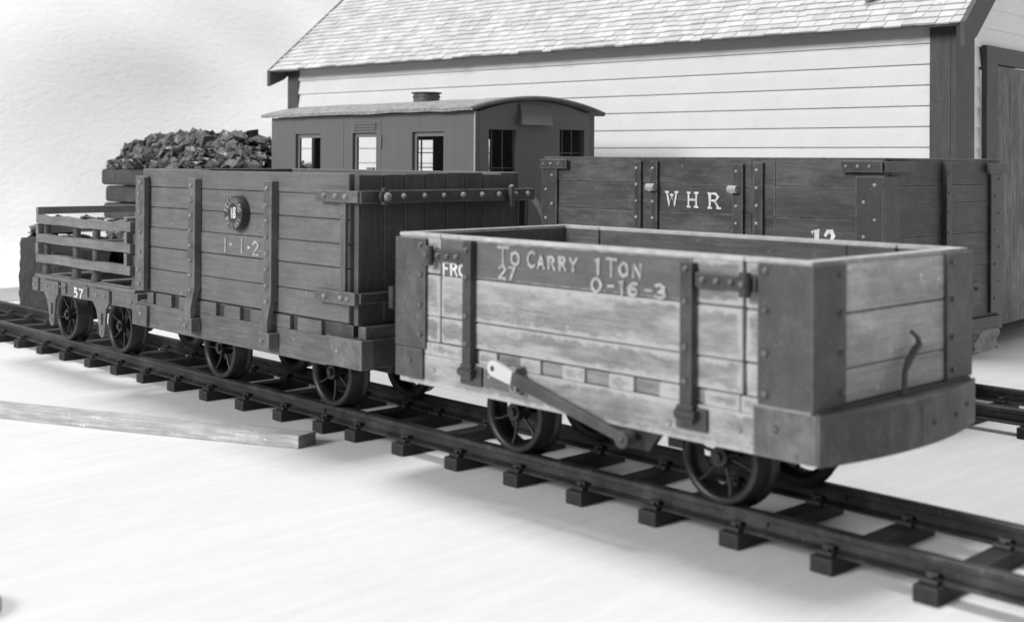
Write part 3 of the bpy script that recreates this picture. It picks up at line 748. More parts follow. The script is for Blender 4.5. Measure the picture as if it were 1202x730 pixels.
for xa in (-4.17, -3.80):
    fr = MB(); fr.box(xa, xa + .065, sy0 - .016, sy0 + .001, .42, .495); fr.dome((xa + .033, sy0 - .016, .46), (0, -1, 0), .014, .012); fr.build('washer_plate', M['slat_frame'], T3, .004)
dk = MB()
dk.box(sx0 - .02, sx1 + .02, sy0 - .012, sy0 + .085, .5065, .530, None, .002); dk.box(sx0 - .02, sx1 + .02, sy1 - .085, sy1 + .01, .5065, .530, None, .002)
for k in range(3): a = sx0 + .04 + k * .76; dk.box(a, a + .09, sy0 + .086, sy1 - .086, .507, .528, None, .002)
dk.build('deck', M['slat_frame'], T3, .004)
# rails laid log-cabin fashion
pl = MB()
def wavy(xa, xb, ya, yb, za, zb, amp=.0):
    n = 10
    for k in range(n):
        a = xa + (xb - xa) * k / n; b = xa + (xb - xa) * (k + 1) / n
        d0 = amp * noise.noise(Vector((k * .6, za * 9, 1))); d1 = amp * noise.noise(Vector(((k + 1) * .6, za * 9, 1)))
        vs = [(a, ya, za + d0 * .4), (a, yb, za + d0 * .4), (a, ya, zb + d0), (a, yb, zb + d0), (b, ya, za + d1 * .4), (b, yb, za + d1 * .4), (b, ya, zb + d1), (b, yb, zb + d1)]
        fs = [(0, 4, 6, 2), (1, 3, 7, 5), (2, 6, 7, 3), (0, 1, 5, 4)]
        if k == 0: fs.append((0, 2, 3, 1))
        if k == n - 1: fs.append((4, 5, 7, 6))
        pl.add(vs, fs)
for za, zb in ((.625, .690), (.780, .845), (.928, .996)):
    for ya in (sy0 - .012, sy1 - .035): 
        pl = MB(); wavy(sx0 + .0, sx1 - .05, ya, ya + .045, za, zb, .035 if za > .9 else .010); pl.build('side_rail', M['slat'], T3)
for za, zb in ((.693, .775), (.848, .925), (.999, 1.055)):
    for xa in (sx0 + .01, sx1 - .13):
        if za > .95 and xa > -4: continue
        pl = MB(); pl.box(xa, xa + .045, sy0 - .022, sy1 + .03, za, zb, None, .003); pl.build('end_rail', M['slat'], T3, .004)
MB().box(sx0 + .0, sx1 - .03, sy1 - .034, sy1 + .012, .9985, 1.052, None, .003).build('side_rail', M['slat'], T3, .004)
MB().box(sx1 - .13, sx1 - .085, sy0 - .022, sy1 + .03, .999, 1.030, None, .003).build('end_rail', M['slat'], T3, .004)
for xx in (-4.60, -4.065, -3.735, -3.10):
    for yy in (sy0 + .055, sy1 - .055):
        q = MB(); q.tube([(xx, yy, .53), (xx, yy, .56), (xx, yy, .6), (xx, yy, .97 if yy < 0 else 1.06)], .035, 10, [.040, .038, .030, .030]); q.build('post', M['slat_post'], T3)
# axle guards
for xx in (-4.35, -3.50):
    q = MB(); q.ngon([(xx - .15, sy0 - .022, .495), (xx + .13, sy0 - .022, .495), (xx + .13, sy0 - .022, .41), (xx + .085, sy0 - .022, .36), (xx + .07, sy0 - .022, .24), (xx + .055, sy0 - .022, .17), (xx + .02, sy0 - .022, .15), (xx - .015, sy0 - .022, .17), (xx - .03, sy0 - .022, .25), (xx - .07, sy0 - .022, .35), (xx - .15, sy0 - .022, .42)], (0, .02, 0))
    for a, b in ((-.06, .455), (.07, .455), (.01, .32), (.02, .20)): q.dome((xx + a, sy0 - .022, b), (0, -1, 0), .017, .014)
    q.box(xx + .005, xx + .045, sy0 - .04, sy0 - .022, .25, .33)
    q.build('axle_guard', M['slat_frame'], T3, .003)
uf = MB()
for xx in (-4.50, -3.624):
    continue
    uf.box(xx - .09, xx + .09, -.2, -.14, .14, .36); uf.box(xx - .09, xx + .09, .74, .8, .14, .36)
uf.box(-4.6, -3.1, .12, .18, .30, .395); uf.box(-4.6, -3.1, .42, .48, .30, .395)
for xx in (-4.56, -3.655):
    for yy in (.15, .45): uf.box(xx - .08, xx + .08, yy - .025, yy + .025, .15, .2995)
uf.build('under_frame', M['black_iron'], T3, .008)
wheelsets(T3, (-4.56, -3.655), rot=.15)
lettering((T3, M['letter']), '57', -3.975, -3.835, .405, .468, sy0 - .000, .0070, wob=.0)
CHIPM = wood('deal_chip', .6, .1)

# ================================================================ 4. coach
T4 = empty('passenger_coach', (-4.05, 3.2, 0), 'plain grey coach with arched rough canvas roof, roof ventilator and open square windows', 'coach')
cx0, cx1, cy0, cy1, czt = -5.56, -2.54, 2.48, 3.92, 1.845
W = .055
wins = [(-5.14, -4.722), (-4.215, -3.862), (-3.352, -2.935)]
def wall_with_holes(mb, a0, a1, z0, z1, holes, f):
    """f(a0,a1,z0,z1) adds a box; holes list (a,b,zl,zh) sorted"""
    x = a0
    for a, b, zl, zh in holes:
        f(x, a, z0, z1); f(a, b, z0, zl); f(a, b, zh, z1); x = b
    f(x, a1, z0, z1)
def mat_grooved():
    m, nt, b = new_mat('coach_matchboard'); N = NB(nt)
    sep = N.n('ShaderNodeSeparateXYZ'); nt.links.new(N.tc.outputs['Object'], sep.inputs[0])
    fr_ = N.math('FRACT', N.math('MULTIPLY', sep.outputs[0], 1 / .148))
    line = N.ramp(N.math('ABSOLUTE', N.math('SUBTRACT', fr_, 0.5)), 0.0, 0.03, 0.0, 1.0)
    v = N.math('MULTIPLY', 0.120, N.ramp(N.noise(4), .3, .7, .96, 1.04, False))
    v = N.math('MULTIPLY', v, N.ramp(line, 0, 1, .80, 1.0))
    nt.links.new(N.gray(v), b.inputs['Base Color']); b.inputs['Roughness'].default_value = .55
    N.bump(b, line, 0.5, 0.006); return m
M['match'] = mat_grooved()
for ya, mt in ((cy0, M['match']), (cy1 - W, M['match'])):
    wl = MB(); wall_with_holes(wl, cx0, cx1, .40, czt, [(a, b, 1.18, 1.683) for a, b in wins], lambda a, b, c, d: wl.box(a, b, ya, ya + W, c, d))
    wl.build('side_wall', mt, T4)
for xa in (cx0 + .0, cx1 - W):
    wl = MB(); xa_ = xa + .001 if xa < -4 else xa - .001
    near = xa > -4
    wall_with_holes(wl, cy0 + W + .0005, cy1 - W - .0005, .40, czt, [(2.635, 2.955, .95, 1.70), (3.475, 3.79, 1.2, 1.715)], lambda a, b, c, d: wl.box(xa_, xa_ + W, a, b, c, d))
    # arched top
    n = 18; pts = [(cy0 + W, czt)]
    for k in range(n + 1):
        u = k / n; yy = cy0 + W + .001 + (cy1 - cy0 - 2 * W - .002) * u; pts.append((yy, czt + .105 * (1 - (2 * u - 1) ** 2)))
    wl.ngon([(xa_, a, b + .0005) for a, b in pts[1:]], (W, 0, 0))
    wl.build('end_wall', M['coach_end'], T4)
MB().box(cx1 - .008, cx1 + .004, cy0 - .004, cy0 + .008, .40, czt).build('corner_moulding', M['glazing'], T4)
# window and door details
for i, (a, b) in enumerate(wins):
    for ya in (cy0 + .03, cy1 - .045):
        g_ = MB(); g_.box(a + .002, a + .03, ya, ya + .02, 1.181, 1.682); g_.box(b - .016, b - .002, ya, ya + .02, 1.181, 1.682); g_.box(a + .031, b - .017, ya, ya + .02, 1.645, 1.682)
        if ya > 3:
            g_.box((a + b) / 2 - .006, (a + b) / 2 + .006, ya + .002, ya + .016, 1.181, 1.644)
            g_.box(a + .15, a + .158, ya + .002, ya + .016, 1.181, 1.644)
            for z_ in (1.36, 1.51): g_.box(a + .031, b - .017, ya + .0165, ya + .020, z_, z_ + .010)
        g_.build('window_frame', M['coach_end'], T4)
for a, b, c, d in ((2.635, 2.955, .95, 1.70), (3.475, 3.79, 1.2, 1.715)):
    g_ = MB(); x_ = cx1 - .045
    g_.box(x_, x_ + .012, a + .06, a + .068, c, d); g_.box(x_, x_ + .012, (a + b) / 2 + .02, (a + b) / 2 + .029, c, d); g_.box(x_ + .0005, x_ + .0115, a, b, (c + d) / 2 + .05, (c + d) / 2 + .058)
    g_.build('window_frame', M['iron_pale'], T4)
# door outline, louvre, handle
dd = MB(); dd.box(-4.36, -4.352, cy0 - .004, cy0 - .001, .5, 1.79); dd.box(-3.80, -3.792, cy0 - .004, cy0 - .001, .5, 1.79); dd.box(-4.351, -3.801, cy0 - .004, cy0 - .001, 1.785, 1.792)
for z in (1.712, 1.735, 1.758): dd.box(-4.17, -3.86, cy0 - .014, cy0 - .0015, z, z + .010)
dd.box(-4.185, -4.172, cy0 - .012, cy0 - .0015, 1.70, 1.775)
dd.box(-3.79, -3.775, cy0 - .012, cy0 - .0015, 1.54, 1.66); dd.box(-3.96, -3.86, cy0 - .03, cy0 - .01, 1.345, 1.372)
dd.build('door', M['coach_end'], T4)
# roof
rf = MB(); ed = MB(); n = 24; nx = 60
def roof_z(u): return czt + .012 + .112 * (1 - (2 * u - 1) ** 2)
vs = []
for i in range(nx + 1):
    xx = cx0 - .075 + (cx1 - cx0 + .13) * i / nx
    for k in range(n + 1):
        u = k / n; yy = cy0 - .075 + (cy1 - cy0 + .15) * u
        vs.append(Vector((xx, yy + .006 * noise.noise(Vector((xx * 5, u, 0))), roof_z((yy - cy0 + .075) / (cy1 - cy0 + .15)) + .018 + .010 * noise.noise(Vector((xx * 3, yy * 3, 2))))))
m = n + 1
lo = [v - Vector((0, 0, .028)) for v in vs]; N0 = len(vs)
fs = [(i * m + k, (i + 1) * m + k, (i + 1) * m + k + 1, i * m + k + 1) for i in range(nx) for k in range(n)]
rf.add(vs + lo, fs + [tuple(N0 + a for a in f[::-1]) for f in fs], True)
for i in range(nx):
    for k in (0, n): rf.add([vs[i * m + k], vs[(i + 1) * m + k], lo[(i + 1) * m + k], lo[i * m + k]], [(0, 1, 2, 3)])
for i in (0, nx):
    for k in range(n): rf.add([vs[i * m + k], vs[i * m + k + 1], lo[i * m + k + 1], lo[i * m + k]], [(0, 1, 2, 3)])
rf.build('roof', M['canvas'], T4)
eg = MB(); xx = cx1 + .045
pts = []
for k in range(n + 1):
    u = k / n; yy = cy0 - .078 + (cy1 - cy0 + .156) * u; pts.append((xx, yy, roof_z(u) + .006))
eg.tube(pts, .019, 8); eg.build('roof_lip', M['canvas_edge'], T4)
vt = MB(); vx, vy = -4.03, 3.2; vz = 2.00
vt.cyl((vx, vy, vz - .03), (vx, vy, vz + .065), .125, 28); vt.cyl((vx, vy, vz + .067), (vx, vy, vz + .078), .145, 28)
for k in range(28):
    a = 2 * math.pi * k / 28; vt.dome((vx + .125 * math.cos(a), vy + .125 * math.sin(a), vz + .035), (math.cos(a), math.sin(a), 0), .010, .008, 6)
vt.build('roof_ventilator', M['iron_end'], T4)
hd = MB(); hd.ngon([(cx1 + .001, 2.985, 1.925), (cx1 + .01, 2.985, 1.925), (cx1 + .065, 2.965, 1.745), (cx1 + .001, 2.965, 1.745)], (0, .36, 0)); hd.build('lamp_hood', M['coach_end'], T4)
MB().box(cx0 + .01, cx1 - .01, cy0 + .01, cy1 - .01, .34, .398).build('floor', M['coach_in'], T4)
# dark interior linings below the windows, along both side walls
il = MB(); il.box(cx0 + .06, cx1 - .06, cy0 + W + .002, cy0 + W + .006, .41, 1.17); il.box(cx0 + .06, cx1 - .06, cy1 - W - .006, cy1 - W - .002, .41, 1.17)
il.build('dark_lining', M['coach_in'], T4)
uf = MB(); uf.box(cx0 + .1, cx1 - .1, 2.7, 2.78, .24, .339); uf.box(cx0 + .1, cx1 - .1, 3.62, 3.70, .24, .339); uf.build('under_frame', M['black_iron'], T4)
wheelsets(T4, (-5.05, -4.55, -3.5, -3.05))
for o in list(T4.children):
    if o.name.startswith('axle'): o.location.y += 2.90 - 0.0

# ================================================================ 5. big dark wagon lettered WHR
T5 = empty('bogie_open_wagon', (-.26, 3.2, 0), 'long dark wagon lettered W H R with riveted iron posts, behind the weathered wagon', 'wagon')
bx0, bx1, by0, by1, bzb, bzt = -1.70, 1.183, 2.443, 3.96, .42, 1.462
rowz = [.42, .50, .69, .89, 1.092, 1.291, bzt]
p = MB()
for a, b in zip(rowz[:-1], rowz[1:]):
    for xa, xb in ((bx0 + .02, -.745), (-.741, -.63), (-.626, .215), (.219, .40), (.404, bx1 - .005)): p.box(xa, xb, by0 + random.uniform(0, .004), by0 + .06, a + .003, b, None, .0012)
p.build('side_planks', M['dark_plank'], T5, .004)
p = MB()
for a, b in zip(rowz[:-1], rowz[1:]): p.box(bx0, bx1, by1 - .06, by1, a + .003, b)
p.build('side_planks', M['dark_plank'], T5, .004)
for xa in (bx0, bx1 - .06):
    p = MB(); rz = [.42, .56, .77, .985, 1.19, 1.303, bzt]
    for a, b in zip(rz[:-1], rz[1:]): p.box(xa, xa + .06, by0 + .062, by1 - .062, a + .002, b, None, .0015)
    p.build('end_planks', M['dark_end'], T5, .004)
MB().box(bx0 + .06, bx1 - .06, by0 + .06, by1 - .06, .42, .46).build('floor', M['inside'], T5)
cp = MB(); cp.box(bx0, bx1, by0 - .004, by0 + .062, bzt + .0005, bzt + .012); cp.box(bx0, bx1, by1 - .062, by1 + .004, bzt + .0005, bzt + .012)
cp.box(bx0, bx0 + .062, by0 + .063, by1 - .063, bzt + .0005, bzt + .0118); cp.box(bx1 - .062, bx1 + .004, by0 + .063, by1 - .063, bzt + .0005, bzt + .0118)
cp.build('capping', M['raw_edge'] if False else M['iron_pale'], T5, .003)
def post5(xa, xb, t=.022, zt=1.45, two=False, mat=None):
    s = MB(); s.box(xa, xb, by0 - t, by0 - .001, .44, zt); o = s.build('iron_post', mat or M['dark_iron'], T5, .003)
    n = 9
    for k in range(n):
        z = zt - .05 - k * (zt - .52) / (n - 1)
        xs = [(xa * .7 + xb * .3) if k % 2 else (xa * .3 + xb * .7)] if two else [(xa + xb) / 2 - (xb - xa) * .12]
        for q in xs: MB().dome((q, by0 - t, z), (0, -1, 0), .015, .012).build('rivet', M['rivet_pale'], o)
post5(bx0 - .002, -1.545, .024, 1.385, True)
post5(-.775, -.715, .024, 1.445); post5(-.620, -.560, .030, 1.445); post5(.085, .165, .028, 1.43); post5(.250, .320, .028, 1.44)
post5(1.00, 1.185, .026, 1.36, True, M['dark_iron'])
for xa, xb in ((bx0 - .006, -1.425), (.905, 1.187)):
    s = MB(); s.box(xa, xb, by0 - .045, by0 - .0265, 1.385, 1.455); 
    for q in (.04, .12, .2): s.dome((xa + q, by0 - .045, 1.42), (0, -1, 0), .015, .012)
    s.build('corner_strap', M['dark_iron'], T5, .003)
for xq in (-.605, .095):
    s = MB(); s.cyl((xq - .025, by0 - .050, 1.262), (xq + .045, by0 - .050, 1.262), .026, 14); s.box(xq - .005, xq + .025, by0 - .07, by0 - .03, 1.236, 1.275); s.build('door_catch', M['rivet_pale'], T5, .004)
# end irons
s = MB(); s.box(bx1 + .001, bx1 + .020, by0 - .024, by0 + .14, .44, 1.36); s.build('corner_plate', M['dark_iron_shaded'], T5, .003)
s = MB(); s.box(bx1 + .021, bx1 + .038, by0 - .044, by0 + .30, 1.388, 1.452); s.build('corner_strap', M['dark_iron_shaded'], T5, .003)
s = MB(); s.box(bx1 + .001, bx1 + .04, 3.135, 3.20, .44, 1.45)
for k in range(8): s.dome((bx1 + .04, 3.168, 1.38 - k * .125), (1, 0, 0), .013)
s.build('end_post', M['dark_iron_shaded'], T5, .003)
s = MB(); s.box(bx1 + .001, bx1 + .022, 3.785, by1 + .02, .44, 1.40)
for k in range(8): s.dome((bx1 + .022, 3.87 + .03 * (-1) ** k, 1.34 - k * .115), (1, 0, 0), .013)
s.build('corner_plate', M['dark_iron_shaded'], T5, .003)
s = MB(); s.box(bx1 + .0225, bx1 + .045, 3.72, by1 + .022, 1.375, 1.445); s.build('corner_strap', M['dark_iron_shaded'], T5, .003)
s = MB(); s.box(bx0, bx1 + .03, by0 + .02, by0 + .12, .33, .419); s.box(bx0, bx1 + .03, by1 - .12, by1 - .02, .33, .419); s.box(bx1 - .09, bx1 + .03, by0 + .121, by1 - .121, .3305, .4185)
s.build('frame', M['dark_end'], T5, .005)
s = MB(); s.box(bx1 + .0195, bx1 + .03, 3.50, 3.62, .52, .66); s.dome((bx1 + .03, 3.56, .62), (1, 0, 0), .02, .02); s.build('pipe_bracket', M['dark_iron_shaded'], T5, .003)
# hose curling out of the left end
hs = MB().tube([(-1.705, 2.75, .80), (-1.9, 2.75, .86), (-2.0, 2.75, .97), (-2.06, 2.75, 1.06), (-2.12, 2.75, 1.12), (-2.20, 2.75, 1.158), (-2.28, 2.75, 1.168), (-2.36, 2.75, 1.150), (-2.43, 2.75, 1.09), (-2.48, 2.75, .8)], .032, 12)
hs.build('vacuum_hose', M['hose'], T5)
uf = MB(); uf.box(bx0 + .2, bx1 - .2, 2.75, 2.83, .26, .329); uf.box(bx0 + .2, bx1 - .2, 3.55, 3.63, .26, .329); uf.build('under_frame', M['black_iron'], T5)
wheelsets(T5, (-1.35, -.95, .35, .75))
for o in list(T5.children):
    if o.name.startswith('axle'): o.location.y += 2.90
lt = (T5, M['letter'])
for c, xa, xb in (('W', -.490, -.400), ('H', -.300, -.225), ('R', -.120, -.042)):
    lettering(lt, c, xa, xb, 1.134, 1.230, by0 - .001, .0068, wob=.015, serif=True)
lettering(lt, '1', .660, .735, .905, 1.025, by0 - .001, .012, wob=.01); lettering(lt, '2', .775, .845, .905, 1.020, by0 - .001, .010, wob=.015)

# ================================================================ 6. shed
SK = 1.083; yaw = .07527
SO = Vector((-.02137, 5.30021, 0))
T6 = empty('clapboard_shed', (0, 0, 0), 'white clapboard shed with pale shingled roof and dark corner boards, behind the wagons', 'shed')
def sbuild(mb, name, mat, **k):
    o = mb.build(name, mat, T6, **k); return o
SX0, SX1, SD = -8.32, .0, 3.8
CH = .172; z0 = 1.746 - 11 * CH
def clapboards(mb, x0, x1, f):
    pass
cl = MB()
zs = [1.746 + CH * k for k in range(-10, 6)]
for z in zs:
    if z < .06: continue
    a, b = z + .002, min(z + CH + .0025, 2.58)
    cl.ngon([(SX0, -.036, a + .001), (SX0, -.036, a + .012), (SX0, -.008, b), (SX0, .02, b), (SX0, .02, a)], (SX1 - SX0 - .002, 0, 0))
    # shadow gap behind the board's lower lip is real: the next board starts further back
sbuild(cl, 'long_wall', M['clap'])
sbuild(MB().box(SX0, SX1, .021, .06, .05, 2.6), 'wall_lining', M['shed_trim'])
# gable end at local x = .179 (door end)
EX = .179
ge = MB()
tan40 = math.tan(rad(40))
eave_z = 2.555; over = .325
def roof_under(y): return eave_z - .03 + (y + over) * tan40
z = zs[0]
for z in zs + [zs[-1] + CH * k for k in range(1, 14)]:
    if z < .06: continue
    a, b = z + .002, z + CH + .008
    ya = .335
    if b > roof_under(ya): ya = (b - eave_z + .03) / tan40 - over + .02
    if ya > SD / 2: break
    segs = [(ya, SD - ya)]
    if z < 2.30: segs = [(ya, .575), (2.3, SD - ya)]
    for s0, s1 in segs: ge.ngon([(EX + .002, s0, a), (EX + .002, s0, a + .012), (EX - .016, s0, b), (EX - .05, s0, b), (EX - .05, s0, a)], (0, s1 - s0, 0))
sbuild(ge, 'gable_wall', M['clap'])
sbuild(MB().box(EX - .12, EX - .06, .335, .575, .05, 2.6).box(EX - .12, EX - .06, 2.3, SD - .34, .05, 2.6), 'wall_lining', M['shed_trim'])
lg = MB(); lg.ngon([(SX0 - .02, .03, .05), (SX0 - .02, SD - .03, .05), (SX0 - .02, SD - .03, 2.6), (SX0 - .02, SD / 2, roof_under(SD / 2)), (SX0 - .02, .03, 2.6)], (.05, 0, 0)); sbuild(lg, 'gable_wall', M['clap'])
# corner boards
sbuild(MB().box(.0, EX - .002, -.052, .03, .045, 2.66), 'corner_board', M['shed_trim'], bevel=.004)
sbuild(MB().box(EX, EX + .045, -.052, .331, .045, 2.72), 'corner_board', M['shed_trim'], bevel=.004)
sbuild(MB().box(SX0 - .21, SX0 - .002, -.045, .03, .045, 2.60), 'corner_board', M['shed_trim'], bevel=.004)
# door and frame
fr = MB(); fr.box(EX + .001, EX + .05, .585, .835, .045, 2.45); fr.box(EX + .001, EX + .05, 2.03, 2.27, .045, 2.45); fr.box(EX + .0015, EX + .0495, .836, 2.029, 2.30, 2.45)
sbuild(fr, 'door_frame', M['shed_trim'], bevel=.006)
dr = MB()
for k in range(8): a = .84 + k * .148; dr.box(EX - .01, EX + .035 + random.uniform(0, .006), a + .002, a + .146, .042, 2.285, None, .002)
sbuild(dr, 'door', M['shed_door'], bevel=.004)
sbuild(MB().box(SX0 + .1, EX - .1, .15, SD - .15, .03, .05), 'floor', M['shed_trim'])
sbuild(MB().box(SX0 + .5, EX - .55, .5, SD - .5, GZ + .001, .029), 'underfloor_dark_box', M['bunker'])  # dark box added so the shaded gap under the floor looks black
# stone piers
for (xa, ya) in ((EX - .25, .33), (EX - .25, 3.2), (-4.2, .2), (-8.1, .2), (-8.1, 3.2)):
    s = bmesh.new(); bmesh.ops.create_cube(s, size=1); bmesh.ops.subdivide_edges(s, edges=s.edges, cuts=5, use_grid_fill=True)
    for v in s.verts:
        c = Vector((v.co.x * .30, v.co.y * .52, v.co.z * .182))
        if v.co.z > -.45: c += Vector([.035 * noise.noise(Vector((v.co.x * 3 + i * 9 + xa, v.co.y * 3, v.co.z * 3))) for i in range(3)]) * (1 if v.co.z < .45 else .5)
        if v.co.y < -.2 and v.co.z > 0: c.z -= .09 * (abs(v.co.y) - .2) / .3
        v.co = c + Vector((xa + .15, ya + .255, GZ + .0925))
    me = bpy.data.meshes.new('stone_pier'); s.to_mesh(me); s.free(); me.materials.append(M['stone'])
    o = bpy.data.objects.new('stone_pier', me); COL.objects.link(o); o.parent = T6
# roof: every shingle a tile
def shingles():
    sh = MB(); pit = .088; nrow = 33; sl = rad(40); cs, sn = math.cos(sl), math.sin(sl)
    xa, xb = -8.53, .372
    for r in range(nrow):
        x = xa - random.uniform(0, .12)
        base = r * pit
        wob = 0.0
        while x < xb:
            w_ = random.uniform(.10, .17); e = random.uniform(-.009, .012) + (.0 if r else random.uniform(-.012, .012))
            x0_, x1_ = max(x, xa), min(x + w_ - .004, xb)
            if x1_ - x0_ > .01:
                lift = .012 + random.uniform(0, .009)
                def P(d, h): return (-over + d * cs - h * sn, eave_z + d * sn + h * cs)
                a = P(base + e, 0 if r == 0 else .001); b_ = P(base + e, lift); c = P(base + pit * 1.12, .003); 
                d0 = P(base + pit * 1.12, -.002)
                sh.ngon([(x0_, a[0], a[1]), (x0_, b_[0], b_[1]), (x0_, c[0], c[1]), (x0_, d0[0], d0[1])], (x1_ - x0_, 0, 0))
            x += w_
    return sh
sbuild(shingles(), 'roof_shingles', M['shingle'])
rb = MB(); sl = rad(40); cs, sn = math.cos(sl), math.sin(sl); RL = 33 * .088 + .02
def P2(d, h): return (-over + d * cs - h * sn, eave_z + d * sn + h * cs)
a, b, c, d = P2(.008, -.004), P2(RL, -.004), P2(RL, -.05), P2(.03, -.05)
rb.ngon([(-8.51, *a), (-8.51, *b), (-8.51, *c), (-8.51, *d)], (8.51 + .365, 0, 0))
sbuild(rb, 'roof_deck', M['shingle_edge'])
rb = MB(); yr = P2(RL, 0)
rb.ngon([(-8.51, yr[0] + .001, yr[1]), (-8.51, yr[0] * 2 + over, eave_z), (-8.51, yr[0] * 2 + over, eave_z - .05), (-8.51, yr[0] + .001, yr[1] - .05)], (8.51 + .365, 0, 0)); sbuild(rb, 'roof_deck', M['shingle_edge'])
for xa in (.3725, -8.572):
    rk = MB(); q0, q1, q2, q3 = P2(-.01, .012), P2(RL, .012), P2(RL, -.215), P2(-.06 + .16, -.215)
    rk.ngon([(xa, *q0), (xa, *q1), (xa, *q2), (xa, *q3), (xa, q0[0] + .0, q0[1] - .20)], (.045 if xa > 0 else .06, 0, 0)); sbuild(rk, 'barge_board', M['shed_trim'], bevel=.004)
# boxed eave return at the near corner
T6.location = SO; T6.rotation_euler.z = yaw

# pebble on the roof and nail on the wall
def lump(mb, c, r, sq=(1, 1, 1), seed=0, rot=None, sub=1):
    s = bmesh.new(); bmesh.ops.create_icosphere(s, subdivisions=sub, radius=1)
    rnd = random.Random(seed)
    Rm = Matrix.Rotation(rnd.uniform(0, 6.3), 3, Vector((rnd.uniform(-1, 1), rnd.uniform(-1, 1), rnd.uniform(-1, 1))).normalized())
    if rot is not None: Rm = rot @ Matrix.Rotation(rnd.uniform(0, 6.3), 3, 'Z')
    vs = []
    for v in s.verts:
        p = v.co * rnd.uniform(.62, 1.15); p = Vector((p.x * sq[0], p.y * sq[1], p.z * sq[2])) * r
        vs.append(Vector(c) + Rm @ p)
    mb.add(vs, [[v.index for v in f.verts] for f in s.faces]); s.free()

nl = MB(); nl.dome((-6.37, -.030, 2.235), (0, -1, .2), .035, .03); nl.box(-6.38, -6.36, -.034, -.028, 2.15, 2.225)
sbuild(nl, 'nail', M['stone'])
bpy.context.view_layer.update()
pq = T6.matrix_world @ Vector((-.52, P2(.42, .045)[0], P2(.42, .045)[1]))
pbm = MB(); lump(pbm, pq, .062, (1.3, .9, .5), 4, Matrix.Rotation(.5, 3, 'X'), 2)
po = pbm.build('pebble', M['stone']); tag(po, 'small grey pebble lying on the shingled shed roof near its gable', 'pebble')
# ================================================================ 7. coal stage
def heap(name, x0, x1, ya, yb, zbase, hfun, count, label, rmin=.03, rmax=.12, mat=None):
    t = MB()
    # solid core below the lumps
    nx, ny = 30, 12; vs = []
    for i in range(nx + 1):
        for j in range(ny + 1):
            x = x0 + (x1 - x0) * i / nx; y = ya + (yb - ya) * j / ny
            vs.append((x, y, zbase + max(.0, hfun(x, y) - .05)))
    t.add(vs, [(i * (ny + 1) + j, (i + 1) * (ny + 1) + j, (i + 1) * (ny + 1) + j + 1, i * (ny + 1) + j + 1) for i in range(nx) for j in range(ny)])
    for k in range(count):
        x = random.uniform(x0, x1); y = ya + (yb - ya) * random.random() ** 1.5
        h = hfun(x, y)
        if h < .0: continue
        r = rmin + (rmax - rmin) * random.random() ** 3.2
        tilt = Matrix.Rotation(random.uniform(-.7, .7), 3, 'X') @ Matrix.Rotation(random.uniform(-.7, .7), 3, 'Y')
        flat = random.random() < .75
        lump(t, (x, y, zbase + h - .02 + random.uniform(-.02, .03)), r, (1, random.uniform(.5, .9), random.uniform(.14, .36)) if flat else (1, .8, .7), random.random(), tilt if flat else None)
    o = t.build(name, mat or M['coal']); o.data.materials.append(M['coal_dust'])
    for p_ in list(o.data.polygons)[:nx * ny]: p_.material_index = 1
    tag(o, label, 'coal', kind='stuff'); return o
def rough_block(name, x0, x1, ya, yb, za, zb, mat, label, cat, amp=.03, parent=None):
    s = bmesh.new(); bmesh.ops.create_cube(s, size=1)
    nx = 2
    bmesh.ops.subdivide_edges(s, edges=s.edges, cuts=23, use_grid_fill=True)
    for v in s.verts:
        c = Vector((x0 + (v.co.x + .5) * (x1 - x0), ya + (v.co.y + .5) * (yb - ya), za + (v.co.z + .5) * (zb - za)))
        nz = [noise.noise(c * 4 + Vector((i * 11, 0, 0))) * amp + noise.noise(c * 14 + Vector((i * 11, 3, 0))) * amp * .6 for i in range(3)]
        if v.co.z < -.49: nz[2] = 0
        v.co = c + Vector(nz)
    me = bpy.data.meshes.new(name); s.to_mesh(me); s.free()
    for p_ in me.polygons: p_.use_smooth = True
    me.materials.append(mat); o = bpy.data.objects.new(name, me); COL.objects.link(o)
    if parent is not None: o.parent = parent
    else: tag(o, label, cat)
    return o
rough_block('rough_stone_wall', -8.36, -7.55, 1.12, 1.75, GZ, .585, M['bunker'], 'low rough dark stone wall topped with coal lumps, behind the slatted wagon', 'wall', .028)
heap('coal_heap', -8.30, -7.56, 1.16, 1.72, .575, lambda x, y: .06 + .30 * min(1, max(0, (x + 8.35) / 1.5)) ** .8 * (1 - ((y - 1.5) / .5) ** 2 * .5) + .05 * noise.noise(Vector((x * 3, y * 3, 0))) , 260,
     'thin ragged layer of coal lying on the low wall behind the slatted wagon')
T7 = empty('coal_bunker', (-7.2, 2.9, GZ), 'tall dark bunker of stacked rounded slabs under the big coal heap', 'bunker')
zt = 1.315; k = 0
PZ = .24
while zt > PZ + .05:
    zb = max(zt - .195, PZ); inset = 0 if k == 0 else .035 if k % 2 else .02
    s = MB(); s.box(-8.73 + inset, -5.80 - inset, 2.20 + inset, 3.10, zb + (.012 if zb > PZ + .01 else .0005), zt); s.build('slab', M['slab'], T7, .035, 3)
    if zb <= PZ + .01: break
    zt = zb; k += 1
MB().box(-8.60, -5.70, 1.80, 3.14, GZ + .0005, PZ).build('plinth', M['clap'], T7, .01)
heap('coal_heap', -8.0, -5.75, 1.84, 2.19, PZ, lambda x, y: (.30 + .42 * min(1, (x + 8.0) / .5) * (y - 1.80) / .39 + .08 * noise.noise(Vector((x * 3, y * 3, 0)))) * min(1, (x + 8.0) / .3 + .2, (-5.70 - x) / .3), 650, 'coal banked against the foot of the tall slab bunker, seen through the slatted wagon')
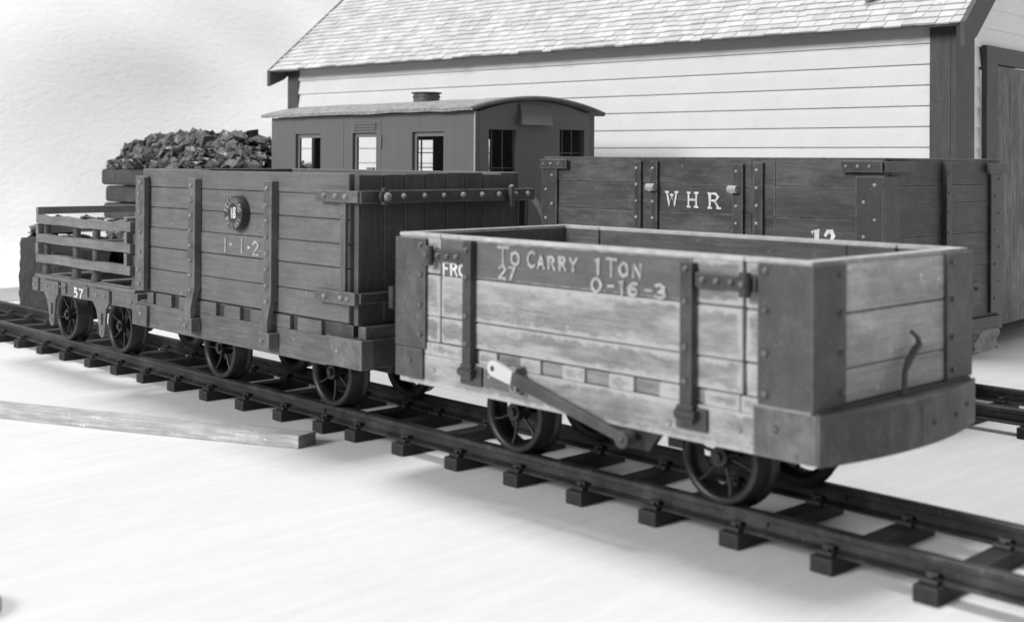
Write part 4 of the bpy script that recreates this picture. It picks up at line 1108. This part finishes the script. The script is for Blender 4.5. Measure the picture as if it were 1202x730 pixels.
def big(x, y):
    u = (x + 7.23) / 1.43; v = (y - 2.66) / .425
    e = 1 - abs(u) ** 4; l = 1 - abs(v) ** 2.4
    return .39 * max(-.2, e) ** .6 * max(0, l) ** .5 * (1 + .10 * noise.noise(Vector((x * 2.2, y * 2, 0)))) - .02 if e > 0 and l > 0 else -1
heap('coal_heap', -8.66, -5.80, 2.24, 3.08, 1.315, big, 3000, 'big heap of coal in large angular lumps on top of the tall slab bunker', .018, .14)

# ================================================================ 8. loose things
def stick():
    L = 4.6; mb = MB(); n = 40; w_, h_ = .150, .072
    ring = [(-w_ / 2, .002), (w_ / 2, .002), (w_ / 2, h_ * .93), (w_ / 2 - .006, h_), (-w_ / 2 + .006, h_), (-w_ / 2, h_ * .93)]
    vs = []
    for i in range(n + 1):
        bend = .05 * math.sin(i / n * math.pi)
        for q, z in ring: vs.append(Vector((L * i / n + (.02 * q / w_ if i == 0 else 0), q + bend, z)))
    m = 6
    mb.add(vs, [(i * m + j, i * m + (j + 1) % m, (i + 1) * m + (j + 1) % m, (i + 1) * m + j) for i in range(n) for j in range(m)])
    mb.add(vs, [list(range(m)), [n * m + j for j in range(m)][::-1]])
    o = mb.build('wooden_stick', M['stick']); o.data.materials.append(M['stick_end'])
    for p_ in o.data.polygons:
        if len(p_.vertices) == 6: p_.material_index = 1
    a = Vector((-.775, -.345, GZ)); b = Vector((-3.4, -1.50, GZ)); d = b - a
    o.location = a; o.rotation_euler.z = math.atan2(d.y, d.x)
    return tag(o, 'long thin strip of pale wood lying on the white ground at the left', 'wood strip')
stick()
bt = MB(); bt.box(-8.98, -8.80, -2.6, 1.30, GZ + .0005, GZ + .16)
tag(bt.build('white_batten', M['clap'], None, .012), 'white batten lying across the ground at the left edge beside the stone wall', 'wood strip')
dc = MB().cyl((.52, -2.72, GZ + .0005), (.52, -2.72, GZ + .03), .165, 48)
tag(dc.build('dark_disc', M['badge'], None, .006), 'dark round edge peeping in at the bottom left corner', 'disc')
pb = MB()
